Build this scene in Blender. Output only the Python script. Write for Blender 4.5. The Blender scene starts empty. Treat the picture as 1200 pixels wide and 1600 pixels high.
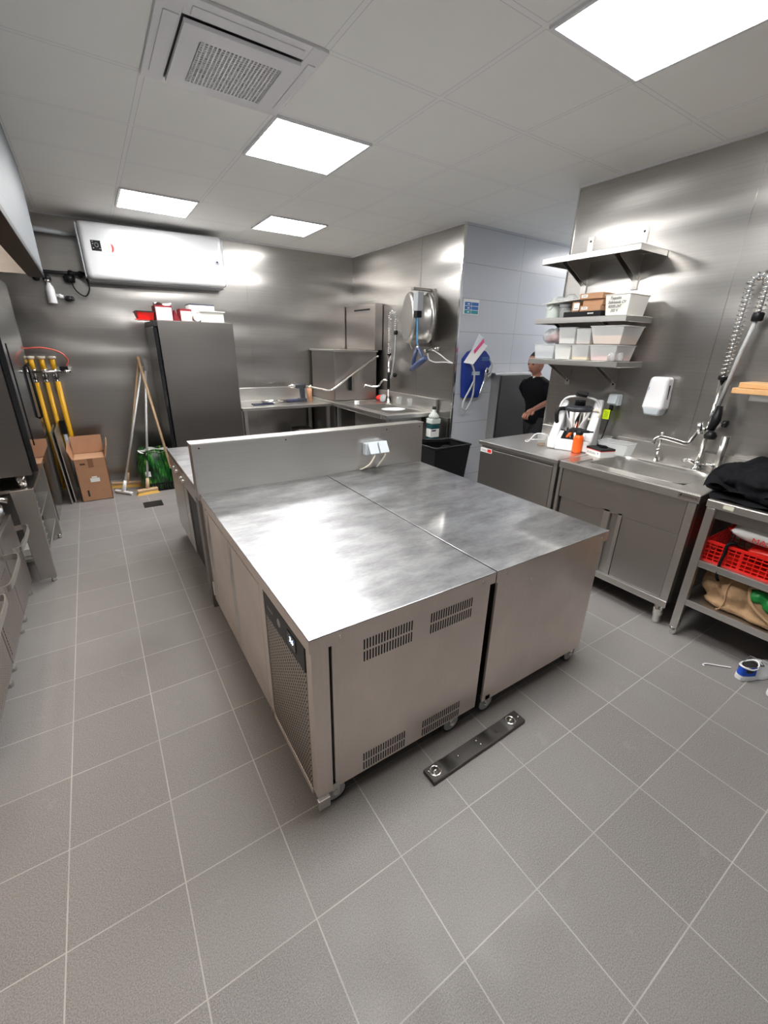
import bpy, bmesh, math, random
from mathutils import Matrix, Vector, Euler
random.seed(7)
sc = bpy.context.scene
COL = sc.collection
# ------------------------------------------------------------------ camera
cam_d = bpy.data.cameras.new('camera'); cam = bpy.data.objects.new('camera', cam_d); COL.objects.link(cam)
cam_d.sensor_fit = 'VERTICAL'; cam_d.sensor_height = 24.0; cam_d.sensor_width = 18.0
cam_d.lens = 24.0 * 661.7 / 1600.0; cam_d.clip_start = 0.02; cam_d.clip_end = 60
_r = Vector((0.83678704, -0.54717234, 0.01974539)); _u = Vector((0.18456865, 0.31584457, 0.9306861)); _f = Vector((0.51548217, 0.77514168, -0.36528551))
cam.matrix_world = Matrix(((_r.x, _u.x, -_f.x, 0.0), (_r.y, _u.y, -_f.y, 0.0), (_r.z, _u.z, -_f.z, 1.53), (0, 0, 0, 1)))
sc.camera = cam
# ------------------------------------------------------------------ world, exposure
w = bpy.data.worlds.new('world'); sc.world = w; w.use_nodes = True
w.node_tree.nodes['Background'].inputs[0].default_value = (0.75, 0.8, 0.85, 1); w.node_tree.nodes['Background'].inputs[1].default_value = 0.15
sc.view_settings.view_transform = 'Standard'; sc.view_settings.look = 'None'; sc.view_settings.gamma = 1.0
sc.view_settings.use_curve_mapping = False
sc.view_settings.exposure = 1.02
PANEL = 19.0          # emission of the ceiling panels
ZC = 2.633            # ceiling height
PI = math.pi
# ------------------------------------------------------------------ materials
def nmat(name):
    m = bpy.data.materials.new(name); m.use_nodes = True; nt = m.node_tree
    return m, nt, nt.nodes['Principled BSDF']
def coords(nt, scale=(1, 1, 1), loc=(0, 0, 0), world=True):
    n = nt.nodes.new('ShaderNodeNewGeometry') if world else nt.nodes.new('ShaderNodeTexCoord')
    mp = nt.nodes.new('ShaderNodeMapping'); mp.inputs['Scale'].default_value = scale; mp.inputs['Location'].default_value = loc
    nt.links.new(n.outputs['Position' if world else 'Object'], mp.inputs['Vector']); return mp.outputs['Vector']
def noise(nt, vec, scale, detail=3, rough=0.5):
    n = nt.nodes.new('ShaderNodeTexNoise'); n.inputs['Scale'].default_value = scale; n.inputs['Detail'].default_value = detail
    n.inputs['Roughness'].default_value = rough; nt.links.new(vec, n.inputs['Vector']); return n.outputs['Fac']
def ramp(nt, fac, stops):
    r = nt.nodes.new('ShaderNodeValToRGB'); nt.links.new(fac, r.inputs['Fac']); e = r.color_ramp.elements
    while len(e) < len(stops): e.new(0.5)
    for k, (p, c) in enumerate(stops):
        e[k].position = p; e[k].color = (c, c, c, 1) if not isinstance(c, tuple) else (*c, 1)
    return r.outputs['Color']
def math_n(nt, op, a, b=None, c=None):
    n = nt.nodes.new('ShaderNodeMath'); n.operation = op
    for k, v in enumerate((a, b, c)):
        if v is None: continue
        if isinstance(v, (int, float)): n.inputs[k].default_value = v
        else: nt.links.new(v, n.inputs[k])
    return n.outputs[0]
def mixc(nt, fac, a, b):
    n = nt.nodes.new('ShaderNodeMix'); n.data_type = 'RGBA'
    if isinstance(fac, (int, float)): n.inputs[0].default_value = fac
    else: nt.links.new(fac, n.inputs[0])
    for k, v in ((6, a), (7, b)):
        if isinstance(v, tuple): n.inputs[k].default_value = (*v, 1)
        else: nt.links.new(v, n.inputs[k])
    return n.outputs[2]
def bump(nt, p, h, strength=0.3, dist=0.01, nrm=None):
    b = nt.nodes.new('ShaderNodeBump'); b.inputs['Strength'].default_value = strength; b.inputs['Distance'].default_value = dist
    nt.links.new(h, b.inputs['Height'])
    if nrm is not None: nt.links.new(nrm, b.inputs['Normal'])
    nt.links.new(b.outputs['Normal'], p.inputs['Normal']); return b.outputs['Normal']
def plain(name, c, rough=0.5, metal=0.0, coat=0.0, alpha=1.0, trans=0.0, ior=1.45, var=0.06, sss=0.0, spec=0.5, bmp=0.0, bscale=60):
    m, nt, p = nmat(name)
    v = coords(nt, world=False); f = noise(nt, v, 14, 3)
    d = tuple(max(0, x * (1 - var)) for x in c); e = tuple(min(1, x * (1 + var)) for x in c)
    nt.links.new(mixc(nt, f, d, e), p.inputs['Base Color'])
    p.inputs['Roughness'].default_value = rough; p.inputs['Metallic'].default_value = metal
    p.inputs['Coat Weight'].default_value = coat; p.inputs['Alpha'].default_value = alpha
    p.inputs['Transmission Weight'].default_value = trans; p.inputs['IOR'].default_value = ior
    p.inputs['Specular IOR Level'].default_value = spec
    if bmp: bump(nt, p, noise(nt, v, bscale, 4), bmp, 0.004)
    return m
def steel(name, c=(0.56, 0.55, 0.53), rough=0.27, brush=(3, 3, 260), bamt=0.10, wav=0.0, wavs=(0.5, 0.5, 2.2), rvar=0.08, aniso=0.0, smear=0.0, wear=0.0, coat=0.0, metal=1.0):
    m, nt, p = nmat(name); p.inputs['Metallic'].default_value = metal
    v = coords(nt, brush); f = noise(nt, v, 1.0, 2)
    lo = tuple(x * (1 - bamt) for x in c); hi = tuple(min(1, x * (1 + bamt)) for x in c)
    colr = mixc(nt, f, lo, hi)
    f2 = noise(nt, coords(nt, (1, 1, 1)), 2.3, 4, 0.6)
    if smear:
        colr = mixc(nt, math_n(nt, 'MULTIPLY', ramp(nt, f2, [(0.35, 0.0), (0.7, 1.0)]), smear), colr, tuple(x * 0.62 for x in c))
    nt.links.new(colr, p.inputs['Base Color'])
    rr = math_n(nt, 'ADD', math_n(nt, 'MULTIPLY', f2, rvar * 2), rough - rvar)
    if wear:
        wv = noise(nt, coords(nt, (3, 7, 3)), 1.3, 8, 0.72)
        nt.links.new(mixc(nt, ramp(nt, wv, [(0.38, 0.0), (0.68, 1.0)]), colr, tuple(x * 0.50 for x in c)), p.inputs['Base Color'])
        sc1 = noise(nt, coords(nt, (6, 46, 6)), 1.6, 5, 0.65)
        rr = math_n(nt, 'ADD', rr, math_n(nt, 'MULTIPLY', math_n(nt, 'SUBTRACT', sc1, 0.5), wear))
    nt.links.new(rr, p.inputs['Roughness'])
    if coat: p.inputs['Coat Weight'].default_value = coat; p.inputs['Coat Roughness'].default_value = 0.09; p.inputs['Coat IOR'].default_value = 1.9
    if aniso:
        p.inputs['Anisotropic'].default_value = aniso
        t = nt.nodes.new('ShaderNodeTangent'); t.direction_type = 'RADIAL'; t.axis = 'Z'; nt.links.new(t.outputs[0], p.inputs['Tangent'])
    if wav: bump(nt, p, noise(nt, coords(nt, wavs), 1.0, 0.0), 1.0, wav)
    return m
M = {}
M['wallsteel'] = steel('brushed_steel_wall', (0.47, 0.455, 0.435), 0.29, (2, 2, 190), 0.14, 0.030, (1.1, 1.1, 4.2), 0.005)
M['steel'] = steel('brushed_steel', (0.64, 0.625, 0.60), 0.35, (4, 4, 220), 0.08, 0.008, (1.5, 1.5, 2), 0.04)
M['steelv'] = steel('warm_steel_panel', (0.88, 0.79, 0.72), 0.37, (260, 260, 5), 0.05, 0.012, (2, 2, 2), 0.05, smear=0.42, metal=0.62)
M['top'] = steel('scratched_steel_top', (0.455, 0.46, 0.47), 0.40, (14, 150, 14), 0.12, 0.012, (1.7, 1.7, 1.7), 0.04, wear=0.10, coat=0.6)
M['darksteel'] = steel('dark_steel', (0.33, 0.315, 0.30), 0.34, (3, 3, 240), 0.07, 0.006, (1.5, 1.5, 2), 0.03)
M['hood'] = steel('hood_steel', (0.19, 0.21, 0.225), 0.55, (3, 3, 90), 0.12, 0.01, (0.5, 0.5, 3), 0.03, metal=0.45)
M['brownsteel'] = steel('brownish_steel', (0.40, 0.365, 0.345), 0.36, (240, 240, 4), 0.05, 0.008, (1.5, 1.5, 2), 0.03)
M['drillgrey'] = plain('dark_grey_plastic', (0.035, 0.038, 0.045), 0.4)
M['deepsteel'] = steel('deep_grey_steel', (0.12, 0.115, 0.11), 0.36, (3, 240, 240), 0.05, 0.006, (1.5, 1.5, 2), 0.03)
M['midsteel'] = steel('mid_grey_steel', (0.50, 0.485, 0.465), 0.36, (3, 240, 240), 0.05, 0.006, (1.5, 1.5, 2), 0.03)
M['fridgesteel'] = steel('fridge_side_steel', (0.235, 0.22, 0.21), 0.34, (3, 3, 200), 0.08, 0.015, (.5, .5, 3.5), 0.02)
M['chrome'] = steel('chrome', (0.78, 0.77, 0.75), 0.13, (5, 5, 5), 0.03)
M['blackmetal'] = plain('black_metal', (0.02, 0.02, 0.022), 0.35, 0.3)
M['black'] = plain('black_plastic', (0.008, 0.008, 0.0095), 0.42, spec=0.3)
M['rubber'] = plain('black_rubber', (0.02, 0.02, 0.02), 0.7)
M['glassblack'] = plain('black_oven_glass', (0.012, 0.013, 0.015), 0.08, coat=0.5)
M['grey'] = plain('grey_plastic', (0.36, 0.38, 0.40), 0.4)
M['wheel'] = plain('grey_wheel', (0.42, 0.43, 0.43), 0.45)
M['socket'] = plain('pale_grey_socket', (0.55, 0.60, 0.64), 0.4)
M['white'] = plain('white_plastic', (0.80, 0.80, 0.82), 0.25, var=0.01)
M['enamel'] = plain('white_enamel', (0.50, 0.51, 0.525), 0.3, coat=0.15, var=0.01)
M['paper'] = plain('white_paper', (0.80, 0.80, 0.78), 0.7, var=0.03)
M['card'] = plain('brown_cardboard', (0.42, 0.22, 0.125), 0.85, var=0.10, bmp=0.15)
M['cardin'] = plain('pale_cardboard', (0.56, 0.33, 0.20), 0.85, var=0.05)
M['kraft'] = plain('kraft_box', (0.45, 0.25, 0.14), 0.8, var=0.08)
M['wood'] = plain('pale_wood', (0.58, 0.40, 0.24), 0.6, var=0.15)
M['pinewood'] = plain('pine_board', (0.66, 0.38, 0.17), 0.55, var=0.15)
M['alu'] = plain('aluminium', (0.62, 0.62, 0.62), 0.45, 0.6)
M['recess'] = plain('shadow_grey', (0.10, 0.10, 0.10), 0.6)
M['cream'] = plain('cream_cable', (0.72, 0.66, 0.55), 0.5)
M['yellow'] = plain('yellow_gas_pipe', (0.78, 0.42, 0.015), 0.4)
M['redhose'] = plain('red_hose', (0.75, 0.16, 0.11), 0.4)
M['red'] = plain('red_plastic', (0.75, 0.015, 0.01), 0.35)
M['brightred'] = plain('bright_red_film', (0.82, 0.03, 0.02), 0.3)
M['darkred'] = plain('maroon_print', (0.22, 0.01, 0.02), 0.5)
M['orange'] = plain('orange_plastic', (0.90, 0.13, 0.01), 0.35)
M['blue'] = plain('blue_plastic', (0.008, 0.03, 0.22), 0.35)
M['gunblue'] = plain('slate_blue_rubber', (0.05, 0.07, 0.15), 0.45)
M['bluelabel'] = plain('blue_print', (0.02, 0.14, 0.42), 0.5)
M['teal'] = plain('green_blue_print', (0.01, 0.26, 0.30), 0.5)
M['skyblue'] = plain('pale_blue_label', (0.12, 0.26, 0.42), 0.5)
M['shoeblue'] = plain('bright_blue_fabric', (0.01, 0.07, 0.5), 0.7)
M['shoewhite'] = plain('white_leather', (0.74, 0.76, 0.77), 0.5)
M['lime'] = plain('fluorescent_tag', (0.72, 0.95, 0.01), 0.6)
M['pink'] = plain('magenta_print', (0.70, 0.05, 0.22), 0.5)
M['navy'] = plain('navy_print', (0.02, 0.022, 0.055), 0.5)
M['ink'] = plain('black_ink', (0.02, 0.02, 0.02), 0.7)
M['tape'] = plain('cream_tape', (0.66, 0.65, 0.52), 0.7)
M['cloth'] = plain('black_cloth', (0.006, 0.0065, 0.008), 0.8, bmp=0.2, spec=0.15)
M['trouser'] = plain('black_trouser_cloth', (0.012, 0.012, 0.014), 0.85)
M['skin'] = plain('skin', (0.42, 0.19, 0.13), 0.55, var=0.1)
M['hair'] = plain('black_hair', (0.012, 0.010, 0.010), 0.6)
M['jute'] = plain('jute_sackcloth', (0.42, 0.265, 0.145), 0.9, var=0.18, bmp=0.5, bscale=240)
M['greenfilm'] = plain('green_leaf_print', (0.01, 0.26, 0.05), 0.4)
M['cleaner'] = plain('teal_cleaning_liquid', (0.015, 0.07, 0.08), 0.2)
M['bottle'] = plain('translucent_bottle', (0.72, 0.78, 0.74), 0.3, alpha=0.75)
M['tub'] = plain('translucent_tub', (0.80, 0.82, 0.82), 0.3, alpha=0.50, var=0.02)
M['tubwhite'] = plain('milky_tub', (0.80, 0.79, 0.74), 0.35, alpha=0.93, var=0.02)
M['film'] = plain('plastic_film', (0.75, 0.78, 0.78), 0.2, alpha=0.45)
M['flour'] = plain('pale_powder', (0.74, 0.72, 0.66), 0.9)
M['peach'] = plain('peach_powder', (0.74, 0.50, 0.34), 0.9)
M['pinkmeat'] = plain('pink_contents', (0.62, 0.22, 0.20), 0.7)
M['yellowfood'] = plain('yellow_contents', (0.78, 0.58, 0.16), 0.8)
M['greycontents'] = plain('blue_grey_contents', (0.26, 0.32, 0.38), 0.8)
M['tealhose'] = plain('light_blue_hose', (0.10, 0.30, 0.55), 0.4)
M['bristle'] = plain('amber_bristles', (0.66, 0.40, 0.10), 0.9, bmp=0.6, bscale=300)
def glassmat():
    m, nt, p = nmat('clear_glass'); p.inputs['Base Color'].default_value = (0.55, 0.57, 0.56, 1); p.inputs['Roughness'].default_value = 0.05
    p.inputs['Alpha'].default_value = 0.25; return m
M['glass'] = glassmat()
def floor_mat():
    m, nt, p = nmat('grey_porcelain_tile_floor')
    g = nt.nodes.new('ShaderNodeNewGeometry'); sp = nt.nodes.new('ShaderNodeSeparateXYZ'); nt.links.new(g.outputs['Position'], sp.inputs[0])
    v = g.outputs['Position']
    def line(ax, org, size, half):
        q = math_n(nt, 'FRACT', math_n(nt, 'DIVIDE', math_n(nt, 'SUBTRACT', sp.outputs[ax], org - 50 * size), size))
        d = math_n(nt, 'ABSOLUTE', math_n(nt, 'SUBTRACT', q, 0.5))
        return math_n(nt, 'GREATER_THAN', d, 0.5 - half / size), math_n(nt, 'FLOOR', math_n(nt, 'DIVIDE', math_n(nt, 'SUBTRACT', sp.outputs[ax], org - 50 * size), size))
    lx, ix = line(0, -0.3452, 0.29694, 0.0019); ly, iy = line(1, 0.6769, 0.29492, 0.0017)
    ln = math_n(nt, 'MAXIMUM', lx, ly)
    wn = nt.nodes.new('ShaderNodeTexWhiteNoise'); wn.noise_dimensions = '2D'
    cx = nt.nodes.new('ShaderNodeCombineXYZ'); nt.links.new(ix, cx.inputs[0]); nt.links.new(iy, cx.inputs[1]); nt.links.new(cx.outputs[0], wn.inputs['Vector'])
    fine = noise(nt, v, 300, 2, 0.8); big = noise(nt, v, 1.6, 4, 0.6); mid = noise(nt, v, 9, 4, 0.6)
    c = mixc(nt, ramp(nt, fine, [(0.36, 0.0), (0.64, 1.0)]), (0.12, 0.111, 0.107), (0.30, 0.281, 0.272))
    c = mixc(nt, math_n(nt, 'MULTIPLY', ramp(nt, big, [(0.35, 0.0), (0.65, 1.0)]), 0.30), c, (0.235, 0.22, 0.215))
    c = mixc(nt, math_n(nt, 'MULTIPLY', wn.outputs['Value'], 0.14), c, (0.36, 0.35, 0.34))
    c = mixc(nt, math_n(nt, 'MULTIPLY', ramp(nt, mid, [(0.62, 0.0), (0.8, 1.0)]), 0.18), c, (0.45, 0.44, 0.43))
    worn = ramp(nt, noise(nt, v, 3.5, 3), [(0.30, 0.45), (0.60, 1.0)])
    c = mixc(nt, math_n(nt, 'MULTIPLY', ln, worn), c, (0.45, 0.42, 0.395))
    nt.links.new(c, p.inputs['Base Color'])
    nt.links.new(ramp(nt, mid, [(0.3, 0.42), (0.7, 0.56)]), p.inputs['Roughness'])
    h = math_n(nt, 'SUBTRACT', 1.0, ln)
    bump(nt, p, h, 0.25, 0.001); return m
M['floor'] = floor_mat()
def ceil_mat():
    m, nt, p = nmat('mineral_ceiling_tile')
    g = nt.nodes.new('ShaderNodeNewGeometry'); sp = nt.nodes.new('ShaderNodeSeparateXYZ'); nt.links.new(g.outputs['Position'], sp.inputs[0])
    def d(ax, org):
        q = math_n(nt, 'FRACT', math_n(nt, 'DIVIDE', math_n(nt, 'SUBTRACT', sp.outputs[ax], org - 60.0), 0.6))
        return math_n(nt, 'SUBTRACT', 0.5, math_n(nt, 'ABSOLUTE', math_n(nt, 'SUBTRACT', q, 0.5)))
    dx, dy = d(0, 0.4283), d(1, 2.0389); dm = math_n(nt, 'MINIMUM', dx, dy)
    bar = math_n(nt, 'LESS_THAN', dm, 0.017); gap = math_n(nt, 'MULTIPLY', math_n(nt, 'LESS_THAN', dm, 0.0225), math_n(nt, 'GREATER_THAN', dm, 0.0185))
    c = mixc(nt, noise(nt, g.outputs['Position'], 3, 4), (0.84, 0.84, 0.815), (0.89, 0.89, 0.865))
    c = mixc(nt, bar, c, (0.86, 0.86, 0.85)); c = mixc(nt, gap, c, (0.60, 0.60, 0.585))
    nt.links.new(c, p.inputs['Base Color']); p.inputs['Roughness'].default_value = 0.75; p.inputs['Specular IOR Level'].default_value = 0.25
    bump(nt, p, bar, 0.4, 0.004); return m
M['ceiling'] = ceil_mat()
def walltile_mat():
    m, nt, p = nmat('white_wall_tile')
    g = nt.nodes.new('ShaderNodeNewGeometry'); sp = nt.nodes.new('ShaderNodeSeparateXYZ'); nt.links.new(g.outputs['Position'], sp.inputs[0])
    q = math_n(nt, 'DIVIDE', math_n(nt, 'SUBTRACT', sp.outputs[2], 2.30 - 3.1), 0.31); row = math_n(nt, 'MODULO', math_n(nt, 'FLOOR', q), 2.0)
    def near(x, half): return math_n(nt, 'GREATER_THAN', math_n(nt, 'ABSOLUTE', math_n(nt, 'SUBTRACT', math_n(nt, 'FRACT', x), 0.5)), 0.5 - half)
    lz = near(q, 0.008)
    lx = near(math_n(nt, 'DIVIDE', math_n(nt, 'SUBTRACT', sp.outputs[0], 4.04 - 9.0), 0.9), 0.0025)
    ln = math_n(nt, 'MAXIMUM', lz, lx)
    c = mixc(nt, ln, (0.50, 0.52, 0.555), (0.28, 0.29, 0.30)); nt.links.new(c, p.inputs['Base Color'])
    p.inputs['Roughness'].default_value = 0.28; bump(nt, p, math_n(nt, 'SUBTRACT', 1.0, ln), 0.3, 0.002); return m
M['walltile'] = walltile_mat()
def perf_mat(name, base, axis_u, axis_v, du, dv, slot, dark=(0.02, 0.018, 0.016), diag=0.0, fill=0.32):
    m, nt, p = nmat(name)
    g = nt.nodes.new('ShaderNodeNewGeometry'); sp = nt.nodes.new('ShaderNodeSeparateXYZ'); nt.links.new(g.outputs['Position'], sp.inputs[0])
    U, V = sp.outputs[axis_u], sp.outputs[axis_v]
    if diag: U2 = math_n(nt, 'ADD', U, math_n(nt, 'MULTIPLY', V, diag)); V2 = math_n(nt, 'SUBTRACT', V, math_n(nt, 'MULTIPLY', U, diag))
    else: U2, V2 = U, V
    def fr(x, d): return math_n(nt, 'ABSOLUTE', math_n(nt, 'SUBTRACT', math_n(nt, 'FRACT', math_n(nt, 'DIVIDE', math_n(nt, 'ADD', x, 10.0), d)), 0.5))
    a = math_n(nt, 'LESS_THAN', fr(U2, du), fill); b = math_n(nt, 'LESS_THAN', fr(V2, dv), slot)
    h = math_n(nt, 'MULTIPLY', a, b)
    nt.links.new(mixc(nt, h, base, dark), p.inputs['Base Color'])
    nt.links.new(math_n(nt, 'SUBTRACT', 1.0, h), p.inputs['Metallic']); nt.links.new(math_n(nt, 'ADD', math_n(nt, 'MULTIPLY', h, 0.4), 0.33), p.inputs['Roughness'])
    bump(nt, p, math_n(nt, 'SUBTRACT', 1.0, h), 0.4, 0.002); return m
M['perf'] = perf_mat('perforated_steel', (0.56, 0.50, 0.45), 1, 2, 0.013, 0.026, 0.30, fill=0.22, diag=0.5)
M['perf2'] = perf_mat('fine_perforated_steel', (0.50, 0.45, 0.41), 1, 2, 0.009, 0.018, 0.28, fill=0.2, diag=0.5)
def emit(name, c, s):
    m, nt, p = nmat(name); p.inputs['Base Color'].default_value = (*c, 1); p.inputs['Emission Color'].default_value = (*c, 1); p.inputs['Emission Strength'].default_value = s
    p.inputs['Roughness'].default_value = 0.6; return m
M['panel'] = emit('light_diffuser', (1.0, 0.985, 0.965), PANEL)
M['hoodlamp'] = emit('hood_lamp', (1.0, 0.84, 0.70), 12.0)
M['led'] = emit('led_digits', (0.35, 0.5, 1.0), 6.0)
def leafbag_mat():
    m, nt, p = nmat('green_printed_sack'); v = coords(nt, (34, 34, 7)); f = noise(nt, v, 1.0, 3, 0.6)
    c = ramp(nt, f, [(0.40, (0.002, 0.012, 0.005)), (0.52, (0.006, 0.09, 0.014)), (0.60, (0.03, 0.22, 0.02)), (0.70, (0.35, 0.45, 0.06))])
    nt.links.new(c, p.inputs['Base Color']); p.inputs['Roughness'].default_value = 0.35; bump(nt, p, noise(nt, coords(nt, (9, 9, 4)), 1.0, 3), 0.6, 0.03); return m
M['leafbag'] = leafbag_mat()
# ------------------------------------------------------------------ mesh builder
class MB:
    def __init__(s, X=None): s.v = []; s.f = []; s.sm = []; s.X = X
    def add(s, vs, fs, smooth=False):
        b = len(s.v)
        for q in vs:
            q = Vector(q); s.v.append(s.X @ q if s.X is not None else q)
        for f in fs: s.f.append([b + i for i in f]); s.sm.append(smooth)
    def box(s, x0, x1, y0, y1, z0, z1):
        x0, x1 = min(x0, x1), max(x0, x1); y0, y1 = min(y0, y1), max(y0, y1); z0, z1 = min(z0, z1), max(z0, z1)
        s.add([(x0, y0, z0), (x1, y0, z0), (x1, y1, z0), (x0, y1, z0), (x0, y0, z1), (x1, y0, z1), (x1, y1, z1), (x0, y1, z1)],
              [(0, 3, 2, 1), (4, 5, 6, 7), (0, 1, 5, 4), (1, 2, 6, 5), (2, 3, 7, 6), (3, 0, 4, 7)]); return s
    def hexa(s, lo, hi):            # two quads, bottom and top, same winding (counter-clockwise from above)
        s.add(list(lo) + list(hi), [(0, 3, 2, 1), (4, 5, 6, 7), (0, 1, 5, 4), (1, 2, 6, 5), (2, 3, 7, 6), (3, 0, 4, 7)]); return s
    def prism(s, pts, d):           # planar polygon (3-D points) pushed along d
        n = len(pts); d = Vector(d); a = [Vector(p) for p in pts]
        s.add(a + [p + d for p in a], [tuple(range(n))[::-1], tuple(range(n, 2 * n))] + [(i, (i + 1) % n, n + (i + 1) % n, n + i) for i in range(n)]); return s
    def tube(s, pts, r, n=10, caps=True, closed=False):
        P = [Vector(p) for p in pts]; R = r if isinstance(r, (list, tuple)) else [r] * len(P); m = len(P)
        T = []
        for i in range(m):
            if closed: t = P[(i + 1) % m] - P[i - 1]
            else: t = P[min(i + 1, m - 1)] - P[max(i - 1, 0)]
            T.append(t.normalized() if t.length > 1e-9 else Vector((0, 0, 1)))
        nrm = T[0].orthogonal().normalized(); vs = []
        for i in range(m):
            nrm = (nrm - T[i] * nrm.dot(T[i])); nrm = nrm.normalized() if nrm.length > 1e-6 else T[i].orthogonal().normalized()
            bn = T[i].cross(nrm)
            for k in range(n):
                a = 2 * PI * k / n; vs.append(P[i] + (nrm * math.cos(a) + bn * math.sin(a)) * R[i])
        fs = [(i * n + k, i * n + (k + 1) % n, (i + 1) * n + (k + 1) % n, (i + 1) * n + k) for i in range(m - 1) for k in range(n)]
        if closed: fs += [((m - 1) * n + k, (m - 1) * n + (k + 1) % n, (k + 1) % n, k) for k in range(n)]
        s.add(vs, fs, True)
        if caps and not closed:
            s.add([vs[k] for k in range(n)], [tuple(range(n))[::-1]]); s.add([vs[(m - 1) * n + k] for k in range(n)], [tuple(range(n))])
        return s
    def cyl(s, p0, p1, r0, r1=None, n=20): return s.tube([p0, p1], [r0, r0 if r1 is None else r1], n)
    def lathe(s, c, prof, axis=(0, 0, 1), n=24, sx=1.0, sy=1.0):    # prof: (radius, height)
        ax = Vector(axis).normalized(); u = Vector((1, 0, 0)) if abs(ax.x) < 0.9 else Vector((0, 1, 0)); u = (u - ax * u.dot(ax)).normalized(); w_ = ax.cross(u); c = Vector(c); vs = []
        for r, h in prof:
            for k in range(n):
                a = 2 * PI * k / n; vs.append(c + ax * h + u * (math.cos(a) * r * sx) + w_ * (math.sin(a) * r * sy))
        m = len(prof); fs = [(i * n + k, i * n + (k + 1) % n, (i + 1) * n + (k + 1) % n, (i + 1) * n + k) for i in range(m - 1) for k in range(n)]
        s.add(vs, fs, True)
        if prof[0][0] > 1e-5: s.add(vs[:n], [tuple(range(n))[::-1]])
        if prof[-1][0] > 1e-5: s.add(vs[-n:], [tuple(range(n))])
        return s
    def ball(s, c, r, n=14, sc=(1, 1, 1)):
        c = Vector(c); vs = []; fs = []; m = n // 2 + 1
        for i in range(m + 1):
            t = PI * i / m
            for k in range(n):
                a = 2 * PI * k / n; vs.append(c + Vector((math.sin(t) * math.cos(a) * sc[0], math.sin(t) * math.sin(a) * sc[1], math.cos(t) * sc[2])) * r)
        fs = [(i * n + k, (i + 1) * n + k, (i + 1) * n + (k + 1) % n, i * n + (k + 1) % n) for i in range(m) for k in range(n)]
        s.add(vs, fs, True); return s
    def grid(s, fn, nu, nv, th=0.0):    # fn(u,v)->point, u,v in 0..1 ; optional thickness downwards
        vs = [Vector(fn(i / nu, j / nv)) for i in range(nu + 1) for j in range(nv + 1)]
        fs = [(i * (nv + 1) + j, (i + 1) * (nv + 1) + j, (i + 1) * (nv + 1) + j + 1, i * (nv + 1) + j + 1) for i in range(nu) for j in range(nv)]
        s.add(vs, fs, True); return s
    def build(s, name, m, parent=None, bevel=0.0, seg=2, label=None, mods=None):
        org = parent['_o'] if parent is not None else None
        if parent is not None: O = Vector(org)
        else:
            xs = [q.x for q in s.v]; ys = [q.y for q in s.v]; zs = [q.z for q in s.v]
            O = Vector(((min(xs) + max(xs)) / 2, (min(ys) + max(ys)) / 2, min(zs)))
        me = bpy.data.meshes.new(name); me.from_pydata([tuple(q - O) for q in s.v], [], s.f)
        bm = bmesh.new(); bm.from_mesh(me)
        for i, f in enumerate(bm.faces): f.smooth = s.sm[i]
        bmesh.ops.remove_doubles(bm, verts=bm.verts, dist=1e-6); bmesh.ops.recalc_face_normals(bm, faces=bm.faces); bm.to_mesh(me); bm.free()
        me.materials.append(M[m] if isinstance(m, str) else m)
        o = bpy.data.objects.new(name, me); COL.objects.link(o)
        if parent is not None: o.parent = parent
        else: o.location = O
        o['_o'] = tuple(O)
        if label: o['label'] = label
        if bevel:
            b = o.modifiers.new('bevel', 'BEVEL'); b.width = bevel; b.segments = seg; b.limit_method = 'ANGLE'; b.angle_limit = math.radians(40); b.harden_normals = False
        return o
def tag(o, label, cat, group=None):
    o['label'] = label; o['category'] = cat
    if group: o['group'] = group
    return o
def struct(o): o['kind'] = 'structure'; return o
def thing(name, label, cat, loc, group=None):
    o = bpy.data.objects.new(name, None); o.empty_display_size = 0.05; COL.objects.link(o); o.location = loc; o['_o'] = tuple(loc); return tag(o, label, cat, group)
def dup(root, loc, label=None, rotz=0.0):
    r = root.copy(); COL.objects.link(r); r.location = loc
    if rotz: r.rotation_euler = (0, 0, rotz)
    if label: r['label'] = label
    for ch in list(root.children):
        c = ch.copy(); COL.objects.link(c); c.parent = r
        for g in list(ch.children):
            d = g.copy(); COL.objects.link(d); d.parent = c
    return r
def text(name, string, size, org, right, up, m, parent=None, ext=0.0006, label=None, align='LEFT', shear=0.0, squash=1.0):
    cu = bpy.data.curves.new('letters', 'FONT'); cu.body = string; cu.size = size; cu.extrude = ext; cu.align_x = align; cu.shear = shear; cu.resolution_u = 2
    t = bpy.data.objects.new('letters', cu); COL.objects.link(t); bpy.context.view_layer.update()
    me = bpy.data.meshes.new_from_object(t.evaluated_get(bpy.context.evaluated_depsgraph_get())); bpy.data.objects.remove(t)
    right = Vector(right).normalized() * squash; up = Vector(up).normalized(); nz = right.cross(up).normalized()
    X = Matrix(((right.x, up.x, nz.x), (right.y, up.y, nz.y), (right.z, up.z, nz.z)))
    O = Vector(parent['_o']) if parent is not None else Vector(org)
    for v in me.vertices: v.co = X @ v.co + Vector(org) - O
    me.materials.clear(); me.materials.append(M[m])
    o = bpy.data.objects.new(name, me); COL.objects.link(o); o['_o'] = tuple(O)
    if parent is not None: o.parent = parent
    else: o.location = O
    if label: o['label'] = label
    return o
def arc(c, r, a0, a1, n, e1, e2):
    c, e1, e2 = Vector(c), Vector(e1), Vector(e2); return [c + e1 * (r * math.cos(a0 + (a1 - a0) * i / n)) + e2 * (r * math.sin(a0 + (a1 - a0) * i / n)) for i in range(n + 1)]
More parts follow.
